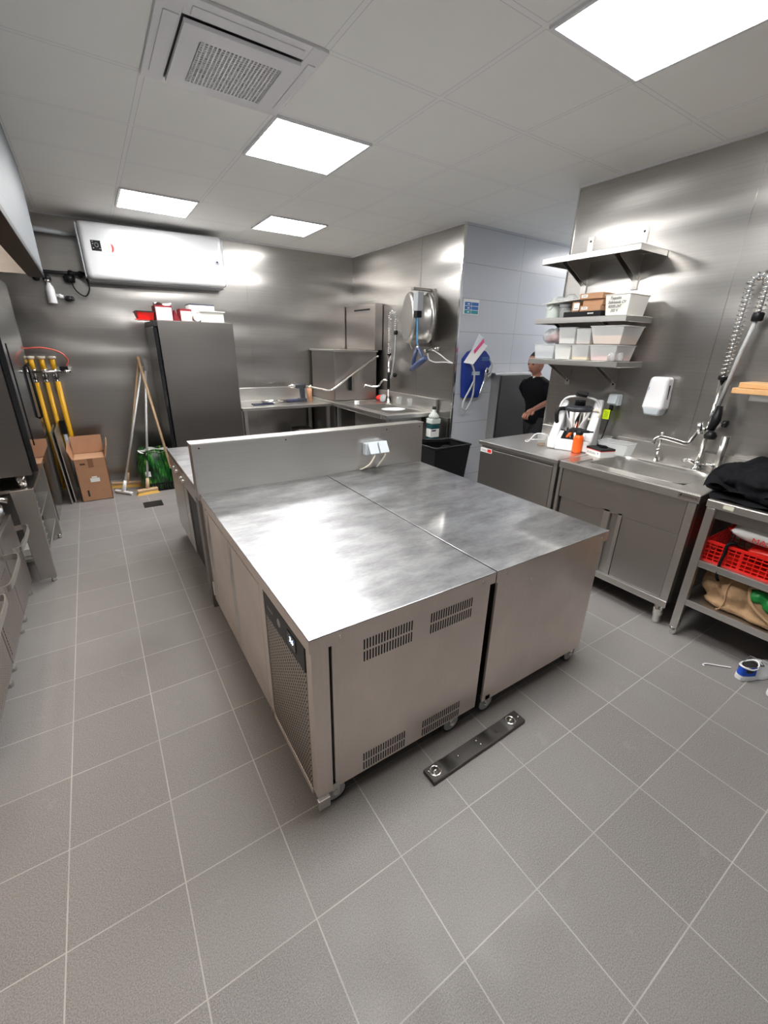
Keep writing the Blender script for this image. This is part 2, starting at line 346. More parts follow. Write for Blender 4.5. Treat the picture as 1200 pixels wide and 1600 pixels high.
def smooth_path(pts, k=6):
    P = [Vector(p) for p in pts]; out = []
    for i in range(len(P) - 1):
        p0 = P[max(i - 1, 0)]; p1 = P[i]; p2 = P[i + 1]; p3 = P[min(i + 2, len(P) - 1)]
        for j in range(k):
            t = j / k; out.append(0.5 * ((2 * p1) + (p2 - p0) * t + (2 * p0 - 5 * p1 + 4 * p2 - p3) * t * t + (3 * p1 - p0 - 3 * p2 + p3) * t ** 3))
    out.append(P[-1]); return out
def lumps(name, m, parent, balls, voxel=0.012, smooth_n=4, disp=0.0, dscale=0.08, label=None):
    b = MB()
    for c, r, s_ in balls: b.ball(c, r, 14, s_)
    o = b.build(name, m, parent, label=label)
    rm = o.modifiers.new('remesh', 'REMESH'); rm.mode = 'VOXEL'; rm.voxel_size = voxel; rm.use_smooth_shade = True
    sm = o.modifiers.new('smooth', 'SMOOTH'); sm.iterations = smooth_n; sm.factor = 0.5
    if disp:
        tx = bpy.data.textures.new('folds', 'MUSGRAVE' if False else 'CLOUDS'); tx.noise_scale = dscale; tx.noise_depth = 2
        d = o.modifiers.new('folds', 'DISPLACE'); d.texture = tx; d.strength = disp; d.mid_level = 0.5; d.texture_coords = 'LOCAL'
    return o
# ================================================================== THE ROOM
struct(MB().box(-1.5, 6.3, -2.6, 5.8, -0.1, 0.0).build('floor', 'floor'))
struct(MB().box(-1.5, 6.3, -2.6, 5.8, ZC, ZC + 0.1).build('ceiling', 'ceiling'))
def seam(b, ax, pos, at, w=0.045, z1=ZC):      # flat cover strip with two fine edges
    if ax == 'x': b.box(pos - w / 2, pos + w / 2, at - 0.004, at, 0, z1)
    else: b.box(at - 0.004, at, pos - w / 2, pos + w / 2, 0, z1)
b = MB().box(-1.5, 3.2, 5.7, 5.8, 0, ZC); [seam(b, 'x', p, 5.7) for p in (-0.75, 0.47, 1.76)]
struct(b.build('wall_back', 'wallsteel'))
struct(MB().box(-1.5, -1.4, -2.6, 5.7, 0, ZC).build('wall_left', 'wallsteel'))
struct(MB().box(-1.4, 3.2, -2.6, -2.5, 0, ZC).build('wall_front', 'walltile'))
b = MB().box(3.2, 3.3, -2.5, 2.33, 0, ZC); [seam(b, 'y', p, 3.2, 0.03) for p in (1.235, 0.0, -1.2)]
struct(b.build('wall_right', 'wallsteel'))
b = MB().box(3.2, 3.3, 3.535, 5.7, 0, ZC); [seam(b, 'y', p, 3.2, 0.02) for p in (4.19,)]
struct(b.build('wall_alcove', 'wallsteel'))
struct(MB().box(3.215, 6.2, 3.52, 3.62, 0, ZC).build('wall_passage', 'walltile'))
struct(MB().box(3.3, 6.2, 2.23, 2.33, 0, ZC).build('wall_passage_near', 'walltile'))
struct(MB().box(6.2, 6.3, 2.23, 3.62, 0, ZC).build('wall_passage_end', 'walltile'))
struct(MB().box(3.192, 3.217, 3.515, 3.537, 0, ZC).build('trim_1', 'chrome', bevel=0.003))
struct(MB().box(3.192, 3.302, 2.328, 2.340, 0, ZC).build('trim_2', 'chrome', bevel=0.003))
b = MB().box(-1.4, 3.2, 5.688, 5.70, ZC - 0.018, ZC).box(3.188, 3.2, 3.52, 5.688, ZC - 0.018, ZC).box(3.188, 3.2, -2.5, 2.33, ZC - 0.018, ZC)
struct(b.build('trim_3', 'white'))
# ceiling lights: 0.6 m panels that sit in the grid
def ceiling_light(i, j, label):
    x0 = 0.4283 + 0.6 * i; y0 = 2.0389 + 0.6 * j
    t = thing('ceiling_light', label, 'light', (x0 + 0.3, y0 + 0.3, ZC - 0.012), 'square light panels in the ceiling')
    f = 0.022
    MB().box(x0 + .006, x0 + f, y0 + .006, y0 + .594, ZC - .012, ZC).box(x0 + .6 - f, x0 + .594, y0 + .006, y0 + .594, ZC - .012, ZC).box(x0 + f, x0 + .6 - f, y0 + .006, y0 + f, ZC - .012, ZC).box(x0 + f, x0 + .6 - f, y0 + .6 - f, y0 + .594, ZC - .012, ZC).build('frame', 'white', t)
    MB().box(x0 + f, x0 + .6 - f, y0 + f, y0 + .6 - f, ZC - .010, ZC - .001).build('diffuser', 'panel', t)
ceiling_light(1, 1, 'square white ceiling light panel touching a corner of the air unit')
ceiling_light(0, 4, 'lit square ceiling panel just above the white water heater')
ceiling_light(2, 4, 'small lit square ceiling panel farthest from the camera, right of the water heater')
ceiling_light(2, -2, 'large bright ceiling panel nearest the camera, above the sink side')
ceiling_light(0, -2, 'ceiling light panel behind the camera over the aisle')
ceiling_light(8, 1, 'added unseen light panel brightening the tiled passage from its far end')  # out-of-view panel, added to lift the brightness of the passage tiles
# air conditioning cassette
x0, y0 = 0.4283, 2.0389
t = thing('air_conditioning_cassette', 'white square ceiling air conditioning cassette with perforated centre grille', 'air conditioner', (x0 + .3, y0 + .3, ZC - .03))
b = MB(); z0 = ZC - 0.012
for a in ((x0 - .01, x0 + .075, y0 - .01, y0 + .61), (x0 + .54, x0 + .61, y0 - .01, y0 + .61), (x0 + .075, x0 + .54, y0 - .01, y0 + .09), (x0 + .075, x0 + .54, y0 + .56, y0 + .61)): b.box(*a, z0, ZC)
b.build('surround', 'white', t, bevel=0.002)
MB().box(x0 + .07, x0 + .545, y0 + .08, y0 + .565, ZC - .006, ZC - .001).build('recess', 'recess', t)
for nm, a in (('air_flap', (x0 + .015, x0 + .068, y0 + .10, y0 + .54)), ('air_flap', (x0 + .565, x0 + .598, y0 + .10, y0 + .54)), ('air_flap', (x0 + .10, x0 + .52, y0 + .025, y0 + .078)), ('air_flap', (x0 + .10, x0 + .52, y0 + .572, y0 + .598))):
    MB().box(*a, ZC - .0165, ZC - .011).build(nm, 'white', t, bevel=0.002)
ix0, ix1, iy0, iy1 = x0 + .082, x0 + .532, y0 + .098, y0 + .555
gx0, gx1, gy0, gy1 = x0 + .155, x0 + .475, y0 + .175, y0 + .495
b = MB()
for a in ((ix0, gx0, iy0, iy1), (gx1, ix1, iy0, iy1), (gx0, gx1, iy0, gy0), (gx0, gx1, gy1, iy1)): b.box(*a, ZC - .030, ZC - .016)
cp = b.build('intake_panel', 'white', t)
MB().box(gx0, gx1, gy0, gy1, ZC - .018, ZC - .016).build('filter', 'blackmetal', cp)
b = MB(); n = 20
for k in range(n + 1):
    q = gx0 + (gx1 - gx0) * k / n; b.box(q - .0031, q + .0031, gy0, gy1, ZC - .030, ZC - .024)
    q = gy0 + (gy1 - gy0) * k / n; b.box(gx0, gx1, q - .0031, q + .0031, ZC - .0298, ZC - .0242)
b.build('grille', 'white', cp)
# ================================================================== ISLAND
TZ = 0.74; YF = 0.94; YB = 2.42; XA, XM, XB = 0.375, 1.148, 1.905
def caster(par, x, y, front=True):
    b = MB().box(x - .035, x + .035, y - .035, y + .035, .096, .102).box(x - .022, x - .018, y - .02, y + .02, .045, .098).box(x + .018, x + .022, y - .02, y + .02, .045, .098).cyl((x - .026, y, .050), (x + .026, y, .050), .008)
    c = b.build('caster', 'chrome', par)
    MB().lathe((x - .015, y, .05), [(.034, 0), (.047, .001), (.05, .006), (.05, .024), (.047, .029), (.034, .03)], (1, 0, 0), 26).build('tire', 'rubber', c)
    MB().lathe((x - .0165, y, .05), [(.0, 0), (.012, 0), (.033, .003), (.0345, .0035), (.0345, .0295), (.033, .03), (.012, .033), (0, .033)], (1, 0, 0), 26).build('wheel', 'wheel', c)
def caster_side(par, x, y):        # wheel broadside to the camera (axle along y)
    b = MB().box(x - .035, x + .035, y + .02, y + .06, .096, .102).box(x - .014, x + .014, y - .022, y - .018, .045, .098).box(x - .014, x + .014, y + .018, y + .022, .045, .098).cyl((x, y - .027, .050), (x, y + .026, .050), .009)
    c = b.build('caster', 'chrome', par)
    MB().lathe((x, y - .015, .05), [(.040, 0), (.047, .001), (.05, .006), (.05, .024), (.047, .029), (.040, .03)], (0, 1, 0), 30).build('tire', 'rubber', c)
    MB().lathe((x, y - .0165, .05), [(.0, 0), (.012, 0), (.036, .001), (.0385, .0012), (.0385, .0315), (.036, .032), (.012, .033), (0, .033)], (0, 1, 0), 30).build('wheel', 'wheel', c)
def slots(par, x0, x1, z0, z1, y, n=18):
    b = MB(); w = (x1 - x0) / n; h = (z1 - z0)
    for r in range(2):
        za = z0 + r * h * 0.54; zb = za + h * 0.44
        for k in range(n): b.box(x0 + w * k + w * .2, x0 + w * k + w * .66, y - .0006, y + .004, za, zb)
    return b.build('vent_slots', 'black', par, label='dark vertical vent slots')
# --- left counter
t = thing('refrigerated_counter', 'steel refrigerated counter nearest the camera with vent slots and black display strip', 'counter', ((XA + XM) / 2, 1.7, 0), 'wheeled steel counters of the island')
c1 = t
MB().box(XA, XM - .003, YF, YB, TZ - .004, TZ).build('worktop', 'top', t, bevel=0.0012)
MB().box(XA, XM - .003, YF, YF + .0015, TZ - .048, TZ - .0042).box(XA, XA + .0015, YF + .0015, YB, TZ - .048, TZ - .0042).build('edge_lip', 'steelv', t)
# body: shell behind the front frame and panels
MB().box(XA + .03, XM - .02, YF + .02, YB - .01, .09, TZ - .006).build('body', 'darksteel', t)
MB().box(XA + .075, XM - .022, YF + .006, YF + .02, .074, TZ - .05).build('rear_panel', 'steelv', t, bevel=0.0015)
MB().box(XA + .006, XA + .064, YF + .003, YF + .045, .070, TZ - .048).build('corner_post', 'steelv', t, bevel=0.002)
MB().box(XA + .064, XA + .075, YF + .016, YF + .02, .05, TZ - .05).build('gap', 'black', t)
rp = t
slots(t, XA + .185, XA + .385, TZ - .163, TZ - .075, YF + .006)
slots(t, XA + .46, XA + .665, TZ - .165, TZ - .078, YF + .006)
slots(t, XA + .185, XA + .375, .085, .165, YF + .006)
slots(t, XA + .455, XA + .655, .083, .163, YF + .006)
for px_ in (XA + .10, XM - .07):
    MB().lathe((px_, YF - .0005, TZ - .026), [(0, -.002), (.004, -.002), (.006, 0), (.006, .002)], (0, 1, 0), 12).build('screw', 'chrome', t)
# left face (front of the fridge): machine compartment, then doors
xf = XA + .004
MB().box(xf, XA + .03, YF + .045, 1.405, .045, .075).build('kick_rail', 'steelv', t, bevel=0.001)
cpn = MB().box(xf - .001, XA + .03, YF + .047, 1.355, .585, .683).build('control_panel', 'blackmetal', t, bevel=0.0015, label='black control strip with a small logo')
MB().box(xf - .0035, xf, 1.055, 1.125, .612, .664).build('display', 'glassblack', cpn, bevel=0.001)
text('display_digits', '3.6', .026, (xf - .0040, 1.103, .632), (0, -1, 0), (0, 0, 1), 'led', cpn, .0003, 'glowing blue white digits')
text('printed_name', 'FAGOR', .017, (xf - .0016, 1.325, .628), (0, -1, 0), (0, 0, 1), 'wheel', cpn, .0003)
MB().lathe((xf - .0012, 1.21, .633), [(.013, 0), (.016, -.0006), (.016, .001)], (1, 0, 0), 20).build('emblem', 'wheel', cpn)
MB().box(xf, XA + .03, YF + .047, 1.355, .078, .583).build('perforated_grille', 'perf', t, bevel=0.001)
MB().box(XA + .004, XA + .03, 1.375, 1.42, .045, .692).build('divider_post', 'steelv', t, bevel=0.002)
MB().box(XA + .012, XA + .03, 1.355, 1.375, .05, .69).build('gap', 'black', t)
for ya, yb in ((1.425, 1.875), (1.885, 2.335)):
    d = MB().box(xf, XA + .028, ya, yb, .06, .672).build('door', 'steelv', t, bevel=0.003)
    MB().prism([(xf - .012, yb - .03, .50), (xf, yb - .045, .66), (xf, yb - .02, .66)], (0.002, 0, -.42)).build('handle_lip', 'steel', d)
MB().box(XA + .004, XA + .03, 2.34, YB, .06, .692).build('end_post', 'steelv', t, bevel=0.002)
MB().box(XA - .004, XA + .003, 2.395, 2.405, .10, .19).build('sticker', 'paper', t)
caster_side(t, XA + .075, YF + .026); caster_side(t, XM - .15, YF + .030)
caster(t, XA + .12, YB - .10); caster(t, XM - .10, YB - .10)
MB().box(XA + .001, XA + .045, YF - .012, YF + .004, .028, .072).build('leg_bracket', 'steel', t, bevel=.002)
# --- right counter
YF2 = YF + .02
t = thing('refrigerated_counter', 'steel refrigerated counter with a plain end panel, beside the vented one on the sink side', 'counter', ((XM + XB) / 2, 1.7, 0), 'wheeled steel counters of the island')
MB().box(XM + .003, XB, YF, YB, TZ - .004, TZ).build('worktop', 'top', t, bevel=0.0012)
MB().box(XM + .003, XB, YF, YF + .0015, TZ - .052, TZ - .0042).box(XB - .0015, XB, YF + .0015, YB, TZ - .052, TZ - .0042).build('edge_lip', 'steelv', t)
MB().box(XM + .03, XB - .03, YF2, YB - .01, .09, TZ - .006).build('body', 'darksteel', t)
MB().box(XM + .022, XB - .022, YF + .008, YF2, .072, TZ - .052).build('end_panel', 'steelv', t, bevel=0.0015)
for px_, pz in ((XM + .06, TZ - .026), (XB - .05, TZ - .026), (XM + .22, TZ - .10)):
    MB().lathe((px_, YF - .0005, pz), [(0, -.002), (.004, -.002), (.006, 0), (.006, .002)], (0, 1, 0), 12).build('screw', 'chrome', t)
for ya, yb in ((YF2 + .01, 1.40), (1.41, 1.90), (1.91, 2.40)):
    MB().box(XB - .03, XB - .006, ya, yb, .06, .682).build('door', 'steelv', t, bevel=0.003)
caster_side(t, XM + .055, YF + .030); caster_side(t, XB - .085, YF + .032)
caster(t, XM + .10, YB - .10); caster(t, XB - .10, YB - .10)
# --- riser wall in the middle of the island
t = thing('splashback_riser', 'tall steel splashback dividing the island behind the two counters', 'splashback', ((XA + XB) / 2, YB + .05, 0))
MB().box(XA - .01, XB + .03, YB + .004, YB + .085, .70, 1.018).build('riser_panel', 'steel', t, bevel=0.002)
MB().box(XA - .014, XB + .033, YB, YB + .09, 1.018, 1.024).build('cap', 'steel', t, bevel=0.002)
MB().box(XA - .012, XA + .018, YB + .004, YB + .045, 0, .70).box(XA - .012, XA + .018, YB + .05, YB + .088, 0, .70).build('end_leg', 'darksteel', t, bevel=0.002)
MB().box(XB - .0, XB + .03, YB + .004, YB + .085, 0, .70).build('end_leg', 'darksteel', t, bevel=0.002)
for q in (XA + .03, XA + .52, 1.62, XB - .0):
    MB().lathe((q, YB + .0045, .995), [(0, -.002), (.004, -.002), (.005, 0), (.005, .002)], (0, 1, 0), 10).build('rivet', 'blackmetal', t)
# double socket on the riser with two flex cables
t = thing('power_socket', 'pale grey double weatherproof socket on the riser with flaps raised', 'socket', (1.51, YB - .03, .86))
MB().box(1.425, 1.595, YB - .045, YB + .002, .845, .925).build('housing', 'socket', t, bevel=0.008, seg=3)
for q in (1.438, 1.518):
    MB().hexa([(q, YB - .088, .862), (q + .07, YB - .088, .862), (q + .07, YB - .084, .856), (q, YB - .084, .856)], [(q, YB - .046, .932), (q + .07, YB - .046, .932), (q + .07, YB - .040, .926), (q, YB - .040, .926)]).build('flap', 'socket', t, bevel=0.003)
    MB().cyl((q + .035, YB - .07, .868), (q + .035, YB - .044, .872), .017).build('plug', 'cream', t)
tag(MB().tube(smooth_path([(1.475, YB - .065, .868), (1.47, YB - .078, .84), (1.44, YB - .07, .79), (1.405, YB - .035, .755), (1.398, YB - .012, .746)]), .0055, 8).build('power_cable', 'cream'), 'cream flex dropping leftwards from the left plug of the island socket', 'cable')
tag(MB().tube(smooth_path([(1.553, YB - .065, .868), (1.556, YB - .078, .84), (1.54, YB - .06, .80), (1.527, YB - .035, .765), (1.530, YB - .012, .746)]), .0055, 8).build('power_cable', 'cream'), 'cream flex hanging straight from the right plug of the island socket', 'cable')
# --- counters beyond the riser
Y2 = YB + .095; Y3 = 3.70
t = thing('undercounter_fridge', 'low steel fridge counter behind the riser, beside the aisle', 'counter', (.80, 3.1, 0))
MB().box(XA + .005, 1.15, Y2, Y3, TZ - .035, TZ).build('worktop', 'top', t, bevel=0.003)
MB().box(XA + .035, 1.14, Y2 + .01, Y3 - .01, .09, TZ - .035).build('body', 'darksteel', t)
for ya, yb in ((Y2 + .48, 3.12), (3.14, Y3 - .03)):
    MB().box(XA + .012, XA + .035, ya, yb, .12, .60).build('door', 'steel', t, bevel=0.003)
MB().box(XA + .02, XA + .035, Y2 + .05, Y2 + .46, .12, .60).build('door_opening', 'black', t)
MB().box(XA + .010, XA + .035, Y2 + .03, Y3 - .01, .61, .70).build('control_panel', 'steel', t, bevel=0.002)
for yy in (3.02, 3.10, 3.30, 3.42):
    MB().lathe((XA + .010, yy, .655), [(0, -.02), (.012, -.02), (.015, 0), (.015, .002)], (1, 0, 0), 14).build('knob', 'chrome', t)
for xx, yy in ((XA + .08, Y2 + .08), (1.05, Y2 + .08), (XA + .08, Y3 - .08), (1.05, Y3 - .08)):
    MB().cyl((xx, yy, 0), (xx, yy, .09), .02).build('foot', 'chrome', t)
t = thing('undercounter_fridge', 'low steel counter behind the riser, hidden side facing the wall sinks', 'counter', (1.55, 3.1, 0))
MB().box(1.155, XB, Y2, Y3, TZ - .035, TZ).build('worktop', 'top', t, bevel=0.003)
MB().box(1.17, XB - .03, Y2 + .01, Y3 - .01, .09, TZ - .035).build('body', 'darksteel', t)
for xx, yy in ((1.25, Y2 + .08), (1.80, Y2 + .08), (1.25, Y3 - .08), (1.80, Y3 - .08)):
    MB().cyl((xx, yy, 0), (xx, yy, .09), .02).build('foot', 'chrome', t)
# --- loose steel bar on the floor
t = thing('steel_mounting_bar', 'dented dark steel bar with bolts lying on the floor before the counters', 'bar', (1.04, .845, 0))
X = Matrix.Translation((1.043, .838, 0)) @ Matrix.Rotation(math.radians(1.0), 4, 'Z')
L_ = .26
b = MB(X); n = 40
def barz(u, v):
    x = -L_ + 2 * L_ * u; e = 1.0
    z = .020 + (.0 if abs(u - .5) > .34 else -.004) - .006 * math.exp(-((u - .22) / .03) ** 2) * v - .006 * math.exp(-((u - .62) / .04) ** 2) * v
    return (x, -.030 + .060 * v, z)
b.grid(barz, n, 6); b.box(-L_, L_, -.032, -.029, 0, .018); b.box(-L_, L_, .029, .032, 0, .014); b.box(-L_, -L_ + .003, -.03, .03, 0, .018); b.box(L_ - .003, L_, -.03, .03, 0, .018)
b.build('channel', 'deepsteel', t)
for q in (-.225, .205):
    MB(X).lathe((q, .004, .018), [(.026, 0), (.024, .003), (.017, .003), (.015, .0), (.009, .0), (.009, .006), (.0, .007)], (0, 0, 1), 20).build('bolt', 'chrome', t)
for q, r_ in ((-.25, .014), (-.11, 0), (.0, .01), (.005, -.012), (.11, -.003), (.245, -.004)):
    MB(X).ball((q, r_, .021), .005, 8).build('screw', 'chrome', t)
# ================================================================== BACK LEFT: fridge, heater, pipes, box, brooms
t = thing('upright_fridge', 'tall dark steel upright fridge standing against the back wall', 'fridge', (.96, 5.34, 0))
MB().box(.615, 1.34, 4.985, 5.68, .10, 1.72).build('cabinet', 'fridgesteel', t, bevel=0.004)
MB().box(.575, .608, 4.99, 5.675, .14, 1.66).build('door', 'glassblack', t, bevel=0.006)
MB().box(.578, .615, 4.985, 5.68, 1.662, 1.715).build('control_panel', 'blackmetal', t, bevel=0.003)
MB().box(.58, 1.33, 5.0, 5.67, .02, .10).build('plinth', 'blackmetal', t)
for xx, yy in ((.62, 5.04), (1.30, 5.04), (.62, 5.62), (1.30, 5.62)):
    MB().cyl((xx, yy, 0), (xx, yy, .022), .02).build('foot', 'rubber', t)
# things on top of the fridge
def carton(name, label, cat, x0, x1, y0, y1, z, h, m, th=.004, parts=(), group=None):
    t = thing(name, label, cat, ((x0 + x1) / 2, (y0 + y1) / 2, z), group); b = MB()
    b.box(x0, x1, y0, y1, z, z + th)
    for a in ((x0, x1, y0, y0 + th), (x0, x1, y1 - th, y1), (x0, x0 + th, y0 + th, y1 - th), (x1 - th, x1, y0 + th, y1 - th)): b.box(*a, z + th, z + h)
    b.build('box', m, t); return t
ft = 1.7205
t = thing('plastic_tray', 'small red and black tray at the left edge of the fridge top', 'tray', (.56, 5.15, ft))
MB().hexa([(.475, 5.06, ft), (.60, 5.06, ft), (.60, 5.28, ft), (.475, 5.28, ft)], [(.455, 5.04, ft + .075), (.61, 5.04, ft + .075), (.61, 5.30, ft + .075), (.455, 5.30, ft + .075)]).build('tray_body', 'red', t)
MB().box(.452, .613, 5.036, 5.304, ft + .068, ft + .078).build('rim', 'blackmetal', t)
MB().box(.44, .56, 5.03, 5.06, ft - .003, ft + .006).build('red_card', 'brightred', t)
t = carton('open_carton', 'white and maroon open carton standing tallest left on the fridge', 'carton', .622, .775, 5.03, 5.26, ft, .135, 'darkred')
MB().box(.628, .769, 5.026, 5.03, ft + .004, ft + .118).build('label', 'paper', t, label='blank white face')
MB().grid(lambda u, v: (.63 + .15 * u, 5.05 + .16 * v, ft + .145 + .018 * math.sin(7 * u + 3 * v)), 8, 6).build('paper_sheet', 'paper', t)
t = carton('open_carton', 'small maroon carton with white label between two larger boxes on the fridge', 'carton', .845, .955, 5.03, 5.22, ft, .115, 'darkred')
MB().box(.850, .950, 5.026, 5.03, ft + .004, ft + .094).build('label', 'paper', t, label='blank white face')
MB().prism([(.78, 5.05, ft + .003), (.84, 5.05, ft + .003), (.80, 5.05, ft + .10)], (0, .12, 0)).build('flap', 'darkred', t)
t = carton('glove_carton', 'white carton with navy top edge lying behind the plastic tub on the fridge', 'carton', .965, 1.21, 5.17, 5.38, ft, .165, 'paper')
MB().box(.965, 1.21, 5.166, 5.385, ft + .165, ft + .175).build('lid', 'navy', t)
MB().box(.962, .9655, 5.18, 5.36, ft + .04, ft + .12).build('print', 'bluelabel', t)
MB().box(1.2105, 1.2135, 5.20, 5.34, ft + .09, ft + .15).build('print', 'brightred', t)
t = carton('plastic_tub', 'low white translucent tub at the front right of the fridge top', 'tub', 1.03, 1.26, 5.01, 5.16, ft, .105, 'tubwhite')
MB().box(1.02, 1.275, 5.0, 5.165, ft + .098, ft + .106).build('rim', 'tubwhite', t)
t = thing('film_roll', 'small paper roll with dark hollow core beside the white tub', 'roll', (1.0, 5.06, ft))
MB().lathe((1.0, 5.015, ft + .036), [(.018, 0), (.035, 0), (.036, .004), (.036, .09), (.035, .094), (.018, .094), (.018, 0)], (0, 1, 0), 24).build('paper_roll', 'paper', t)
MB().lathe((1.0, 5.018, ft + .036), [(0, .01), (.0178, .01), (.0178, .08), (0, .08)], (0, 1, 0), 20).build('core', 'navy', t)
# water heater
t = thing('water_heater', 'long white flat electric water heater hung high on the back wall', 'water heater', (.78, 5.55, 2.06))
X = Matrix.Translation((.776, 5.53, 2.325)) @ Matrix.Rotation(math.radians(-1.0), 4, 'Y')
def rbody(x0, x1, y0, y1, z0, z1):
    b = MB(X); b.box(x0, x1, y0, y1, z0, z1); return b
rbody(-.655, .655, -.13, .155, -.245, .245).build('tank_shell', 'enamel', t, bevel=0.05, seg=6)
for s_ in (-1, 1): rbody(s_ * .657 - .006, s_ * .657 + .006, -.10, .15, -.225, .225).build('end_cap', 'socket', t, bevel=0.006)
rbody(-.64, .64, -.075, .145, -.252, -.238).build('underside', 'grey', t, bevel=0.003)
dp = rbody(-.565, -.485, -.1325, -.128, .0, .088).build('control_display', 'glassblack', t, bevel=0.0018)
b = MB(X)
b.tube([Vector((-.52, -.1335, .05)) + Vector((math.cos(a) * .014, 0, math.sin(a) * .017)) for a in [k * 2 * PI / 16 for k in range(16)]], .0014, 5, closed=True)
for q, z_ in ((-.553, .075), (-.553, .055), (-.553, .02), (-.50, .018)): b.box(q, q + .009, -.1335, -.1325, z_, z_ + .006)
b.build('display_marks', 'wheel', dp)
MB(X).prism([(-.40, -.1312, .075), (-.385, -.1312, .06), (-.379, -.1312, .036), (-.386, -.1312, .010), (-.405, -.1312, -.006), (-.397, -.1312, .034)], (0, .003, 0)).build('sticker', 'red', t, label='small red crescent sticker')
for k in range(4): MB(X).box(-.445, -.410, -.1308, -.129, .052 - .014 * k, .056 - .014 * k).build('print_line', 'grey', t)
MB(X).box(-.469, -.462, -.1308, -.129, .034, .044).build('print_line', 'grey', t)
MB(X).lathe((.575, -.1305, .0), [(0, -.002), (.010, -.002), (.011, -.001), (.026, -.001), (.028, .001)], (0, 1, 0), 24).build('thermometer', 'grey', t)
MB(X).lathe((.575, -.1335, .0), [(0, -.001), (.009, -.001), (.010, .001)], (0, 1, 0), 16).build('thermometer_hub', 'navy', t)
# pipes left of the heater
t = thing('water_pipes', 'dark lagged water pipes running left from the heater behind the hood', 'pipe', (-.2, 5.62, 2.1))
MB().tube([(.13, 5.58, 2.455), (-.30, 5.60, 2.475), (-.9, 5.60, 2.475)], .022, 10).build('pipe', 'grey', t)
MB().tube([(.13, 5.60, 2.13), (-.10, 5.62, 2.125), (-.45, 5.62, 2.125), (-.9, 5.62, 2.125)], .018, 10).build('pipe', 'blackmetal', t)
for q in (-.02, .06): MB().lathe((q, 5.615, 2.125), [(.024, 0), (.03, .01), (.03, .03), (.024, .04)], (1, 0, 0), 14).build('coupling', 'black', t)
MB().lathe((-.02, 5.62, 2.10), [(.0, -.055), (.045, -.05), (.05, 0), (.03, .01)], (0, 0, 1), 18).build('valve_cap', 'black', t)
MB().tube(smooth_path([(.12, 5.57, 2.10), (.13, 5.56, 2.00), (.085, 5.56, 1.93), (.02, 5.58, 1.97), (-.01, 5.60, 2.05)]), .006, 8).build('power_lead', 'black', t)
t = thing('filter_bottle', 'white cylindrical filter with side valve hanging below the hood corner', 'filter', (-.20, 5.62, 1.88))
MB().lathe((-.195, 5.62, 1.85), [(0, 0), (.036, .002), (.038, .01), (.036, .12), (.030, .15), (.018, .165), (.015, .19), (0, .195)], (0, 0, 1), 20).build('body', 'white', t)
MB().lathe((-.20, 5.62, 2.03), [(.0, 0), (.024, .002), (.026, .03), (.0, .035)], (0, 0, 1), 16).build('collar', 'chrome', t)
MB().lathe((-.20, 5.64, 2.07), [(.0, -.03), (.03, -.028), (.036, 0), (.03, .03), (0, .032)], (0, 1, 0), 18).build('black_ring', 'black', t)
MB().lathe((-.28, 5.64, 2.075), [(.0, -.03), (.028, -.028), (.033, 0), (.028, .03), (0, .032)], (0, 1, 0), 18).build('black_ring', 'black', t)
MB().cyl((-.16, 5.62, 1.925), (-.10, 5.61, 1.915), .014).ball((-.125, 5.615, 1.92), .02, 10).build('side_branch', 'white', t)
MB().ball((-.06, 5.60, 1.90), .034, 12, (1.1, .9, .8)).cyl((-.045, 5.60, 1.90), (-.02, 5.59, 1.905), .02).build('valve', 'blackmetal', t)
# gas pipes
t = thing('gas_pipes', 'three yellow gas pipes with brass taps rising in the back left corner', 'gas pipe', (-.38, 5.60, 0))
for k, q in enumerate((-.315, -.40, -.485)):
    MB().cyl((q, 5.60, .0), (q, 5.60, 1.13), .023 if k == 0 else .019, n=14).build('pipe', 'yellow', t)
    MB().cyl((q, 5.60, 1.245), (q, 5.60, 1.345), .022, n=14).build('upper_pipe', 'yellow', t)
    MB().lathe((q, 5.60, 1.340), [(.022, 0), (.034, .006), (.034, .026), (.0, .03)], (0, 0, 1), 18).build('end_cap', 'cream', t)
    v = MB().lathe((q, 5.60, 1.12), [(.021, 0), (.024, .01), (.016, .02), (.024, .04), (.026, .07), (.018, .09), (.026, .10), (.026, .125), (.0, .13)], (0, 0, 1), 14).build('tap', 'chrome', t)
    MB().box(q - .012, q + .012, 5.53, 5.58, 1.155, 1.165).build('lever', 'black', v)
MB().cyl((-.62, 5.575, 1.222), (-.215, 5.575, 1.222), .014).build('cross_pipe', 'chrome', t)
MB().lathe((-.235, 5.575, 1.222), [(.0, 0), (.022, .0), (.026, .015), (.012, .03), (.014, .05), (.0, .056)], (1, 0, 0), 14).build('nozzle', 'chrome', t)
MB().box(-.27, -.20, 5.56, 5.60, 1.236, 1.268).build('bracket', 'black', t)
MB().box(-.385, -.335, 5.54, 5.58, .60, .74).build('clip', 'black', t)
MB().cyl((-.36, 5.56, .0), (-.36, 5.56, .60), .018, n=12).build('drain_pipe', 'grey', t)
tag(MB().tube(smooth_path([(-.21, 5.57, 1.275), (-.185, 5.55, 1.34), (-.24, 5.53, 1.41), (-.36, 5.53, 1.445), (-.48, 5.53, 1.44), (-.56, 5.54, 1.42), (-.60, 5.55, 1.36)]), .007, 8).build('rubber_hose', 'redhose'), 'thin red hose arched over the yellow gas pipes', 'hose')
